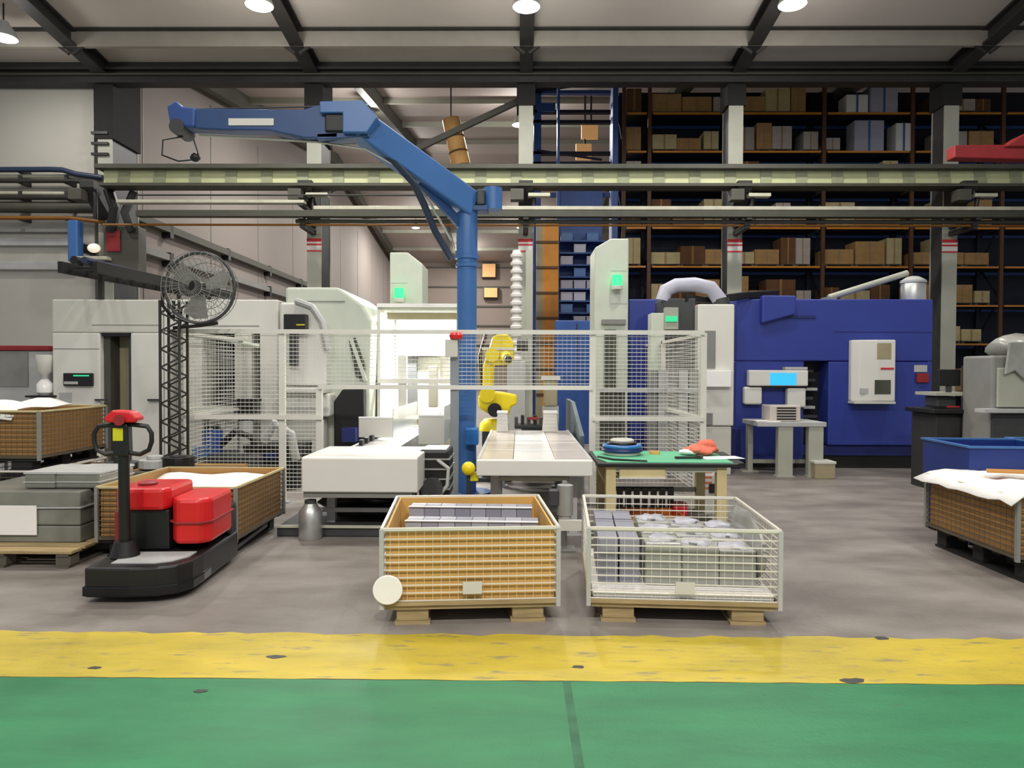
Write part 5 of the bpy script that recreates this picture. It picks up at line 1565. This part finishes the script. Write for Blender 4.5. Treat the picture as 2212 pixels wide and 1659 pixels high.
obj('rope', MB().cyl(a, (a.x, a.y, roof2(20)), .02, n=6), 'dark_steel', t)
for k, (y0, y1, x0_) in enumerate(((570, 598, 1042), (622, 642, 1046))):
    t = thing('amber_notice', ('amber lit notice panel on the back wall, the upper one', 'amber lit notice panel on the back wall, the lower one')[k], 'sign', (0, 0, 0), 0, 'amber notices')
    obj('panel', PB(x0_, x0_ + 28, y0, y1, 56.3, .2), 'lit_sign', t)
    obj('backing', PB(x0_ - 2, x0_ + 30, y0 - 2, y1 + 2, 56.5, .39), 'column_dark', t)
t = thing('white_bellows', 'white ribbed column of bellows behind the robot, left of the orange mast', 'duct', (0, 0, 0))
YW2 = 15.6
q = P(1116, 600, YW2)
prof = []
n = 14
z0, z1 = Z(780, YW2), Z(540, YW2)
for k in range(n):
    za = z0 + (z1 - z0) * k / n
    h = (z1 - z0) / n
    prof += [(.10, za), (.135, za + .1 * h), (.14, za + .4 * h), (.10, za + .55 * h), (.085, za + .95 * h)]
obj('bellows', MB().lathe(prof, (q.x, YW2), 20), 'white', t, smooth=True)
obj('post', B(X(1135, YW2), X(1150, YW2), YW2 + .05, YW2 + .15, 0, z1), 'column', t)
obj('pedestal', B(q.x - .2, q.x + .2, YW2 - .2, YW2 + .2, 0, z0), 'light_grey', t, bevel=.02)

# ------------------------------------------------------------------ pallet racks
YK = 22.0
LV = [Z(y, YK, 1780) for y in (850, 741, 658, 575, 491, 408, 326, 243)]
upx = [1345, 1400, 1580, 1775, 1965, 2160, 2360]
rk = thing('pallet_rack', 'tall dark pallet rack with thin orange beams filling the side of the hall', 'rack', (0, 0, 0))
D_R = 1.1
ux = [X(p, YK) for p in upx]
for x in ux:
    for y in (YK, YK + D_R):
        obj('upright', B(x - .055, x + .055, y, y + .08, 0, 10.45), 'rack_brown' if y == YK else 'rack_navy', rk)
    m = MB()
    for k in range(8):
        za, zb = .4 + 1.15 * k, .4 + 1.15 * (k + 1)
        m.bar((x, YK + .08, za if k % 2 else zb), (x, YK + D_R, zb if k % 2 else za), .05, .04)
    obj('upright_brace', m, 'rack_navy', rk)
for zi, z in enumerate(LV):
    for a, b in zip(ux[:-1], ux[1:]):
        obj('beam', B(a + .10, b - .10, YK - .02, YK + .04, z - .055, z), 'rack_orange', rk)
        obj('beam', B(a + .10, b - .10, YK + D_R, YK + D_R + .06, z - .12, z), 'rack_blue', rk)
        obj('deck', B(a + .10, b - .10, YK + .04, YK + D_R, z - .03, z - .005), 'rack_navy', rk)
obj('rack_shade_sheet', B(ux[0], ux[-1], YK + D_R + .12, YK + D_R + .16, 0, 10.6), 'rack_navy', rk)  # dark sheet added for the unlit depth behind the cartons
ORD = ('bottom', 'second', 'third', 'fourth', 'fifth', 'sixth', 'seventh', 'top')
NTH = ('first', 'second', 'third', 'fourth', 'fifth', 'sixth', 'seventh', 'eighth', 'ninth', 'tenth', 'eleventh', 'twelfth', 'thirteenth', 'fourteenth', 'fifteenth', 'sixteenth', 'seventeenth', 'eighteenth', 'nineteenth', 'twentieth', 'twenty-first', 'twenty-second', 'twenty-third', 'twenty-fourth', 'twenty-fifth', 'twenty-sixth')
rnd = random.Random(11)
boxm = {}
for zi, z in enumerate(LV):
    cnt = 0
    for bi, (a, b) in enumerate(zip(ux[:-1], ux[1:])):
        if bi == 5: continue
        x = a + .1
        while x < b - .5:
            wd = rnd.choice((.45, .6, .75, .9))
            if x + wd > b - .1:
                wd = .45
            if x + wd > b - .08: break
            if rnd.random() < .05 or (zi >= 6 and X(1822, YK) < x + wd and x < X(1982, YK)):
                x += wd * .8
                continue
            ht = rnd.choice((.36, .45, .55, .7, .8))
            kind, cn = rnd.choice((('carton', 'tan'), ('carton', 'tan'), ('carton2', 'cream'), ('carton2', 'cream'), ('carton3', 'whitish'), ('carton4', 'dark brown')))
            lab = '%s carton on the %s level of the orange rack, %s from its end' % (cn, ORD[zi], NTH[min(cnt, 25)])
            cnt += 1
            key = (wd, ht, kind)
            if key not in boxm:
                boxm[key] = (B(0, wd, 0, .7, .09, .09 + ht).mesh('carton'), MB().box(wd * .46, wd * .54, -.004, .0, .09, .09 + ht).box(wd * .46, wd * .54, 0, .7, .09 + ht, .094 + ht).mesh('tape'),
                                 MB().box(0, wd, -.02, .72, .06, .09).box(0, .08, -.02, .72, 0, .06).box(wd - .08, wd, -.02, .72, 0, .06).mesh('pallet_base'))
                boxm[key][0].materials.append(MAT[kind])
                boxm[key][1].materials.append(MAT['tape' if kind != 'carton4' else 'card_old'])
                boxm[key][2].materials.append(MAT['wood_dark'])
            t = thing('carton', lab, 'box', (x, YK + .10 + rnd.uniform(0, .1), z), 0, 'cartons on the orange rack')
            for nm, me in zip(('carton_body', 'tape', 'pallet_base'), boxm[key]):
                o = bpy.data.objects.new(nm, me)
                COL.objects.link(o)
                o.parent = t
            x += wd + rnd.uniform(.01, .07)
# shiny wrapped goods high in the rack; a lamp glint is painted as white
for k, (a, b, c, d, mm, lab) in enumerate(((1832, 1880, 200, 232, 'white_gloss', 'bright white film bundle on the upper rack, a lamp glint painted white'),
                                           (1885, 1945, 180, 205, 'hose_grey', 'bluish film-wrapped bundle on the top of the rack'),
                                           (1940, 1975, 262, 296, 'paper', 'white carton with clean face high in the rack'),
                                           (1850, 1915, 256, 266, 'hose_grey', 'thin bluish wrapped sheet high in the rack'))):
    t = thing('film_bundle', lab, 'bundle', (0, 0, 0), 0, 'wrapped bundles in the rack')
    x0, x1, z0, z1 = R4(a, b, c, d, YK - .1)
    below = max([z for z in LV if z < z1 - .05])
    obj('bundle', B(x0, x1, YK + .02, YK + .6, below, z1), mm, t, bevel=.03)
    obj('strap', B((x0 + x1) / 2 - .03, (x0 + x1) / 2 + .03, YK + .01, YK + .02, below, z1), 'crane_blue', t)
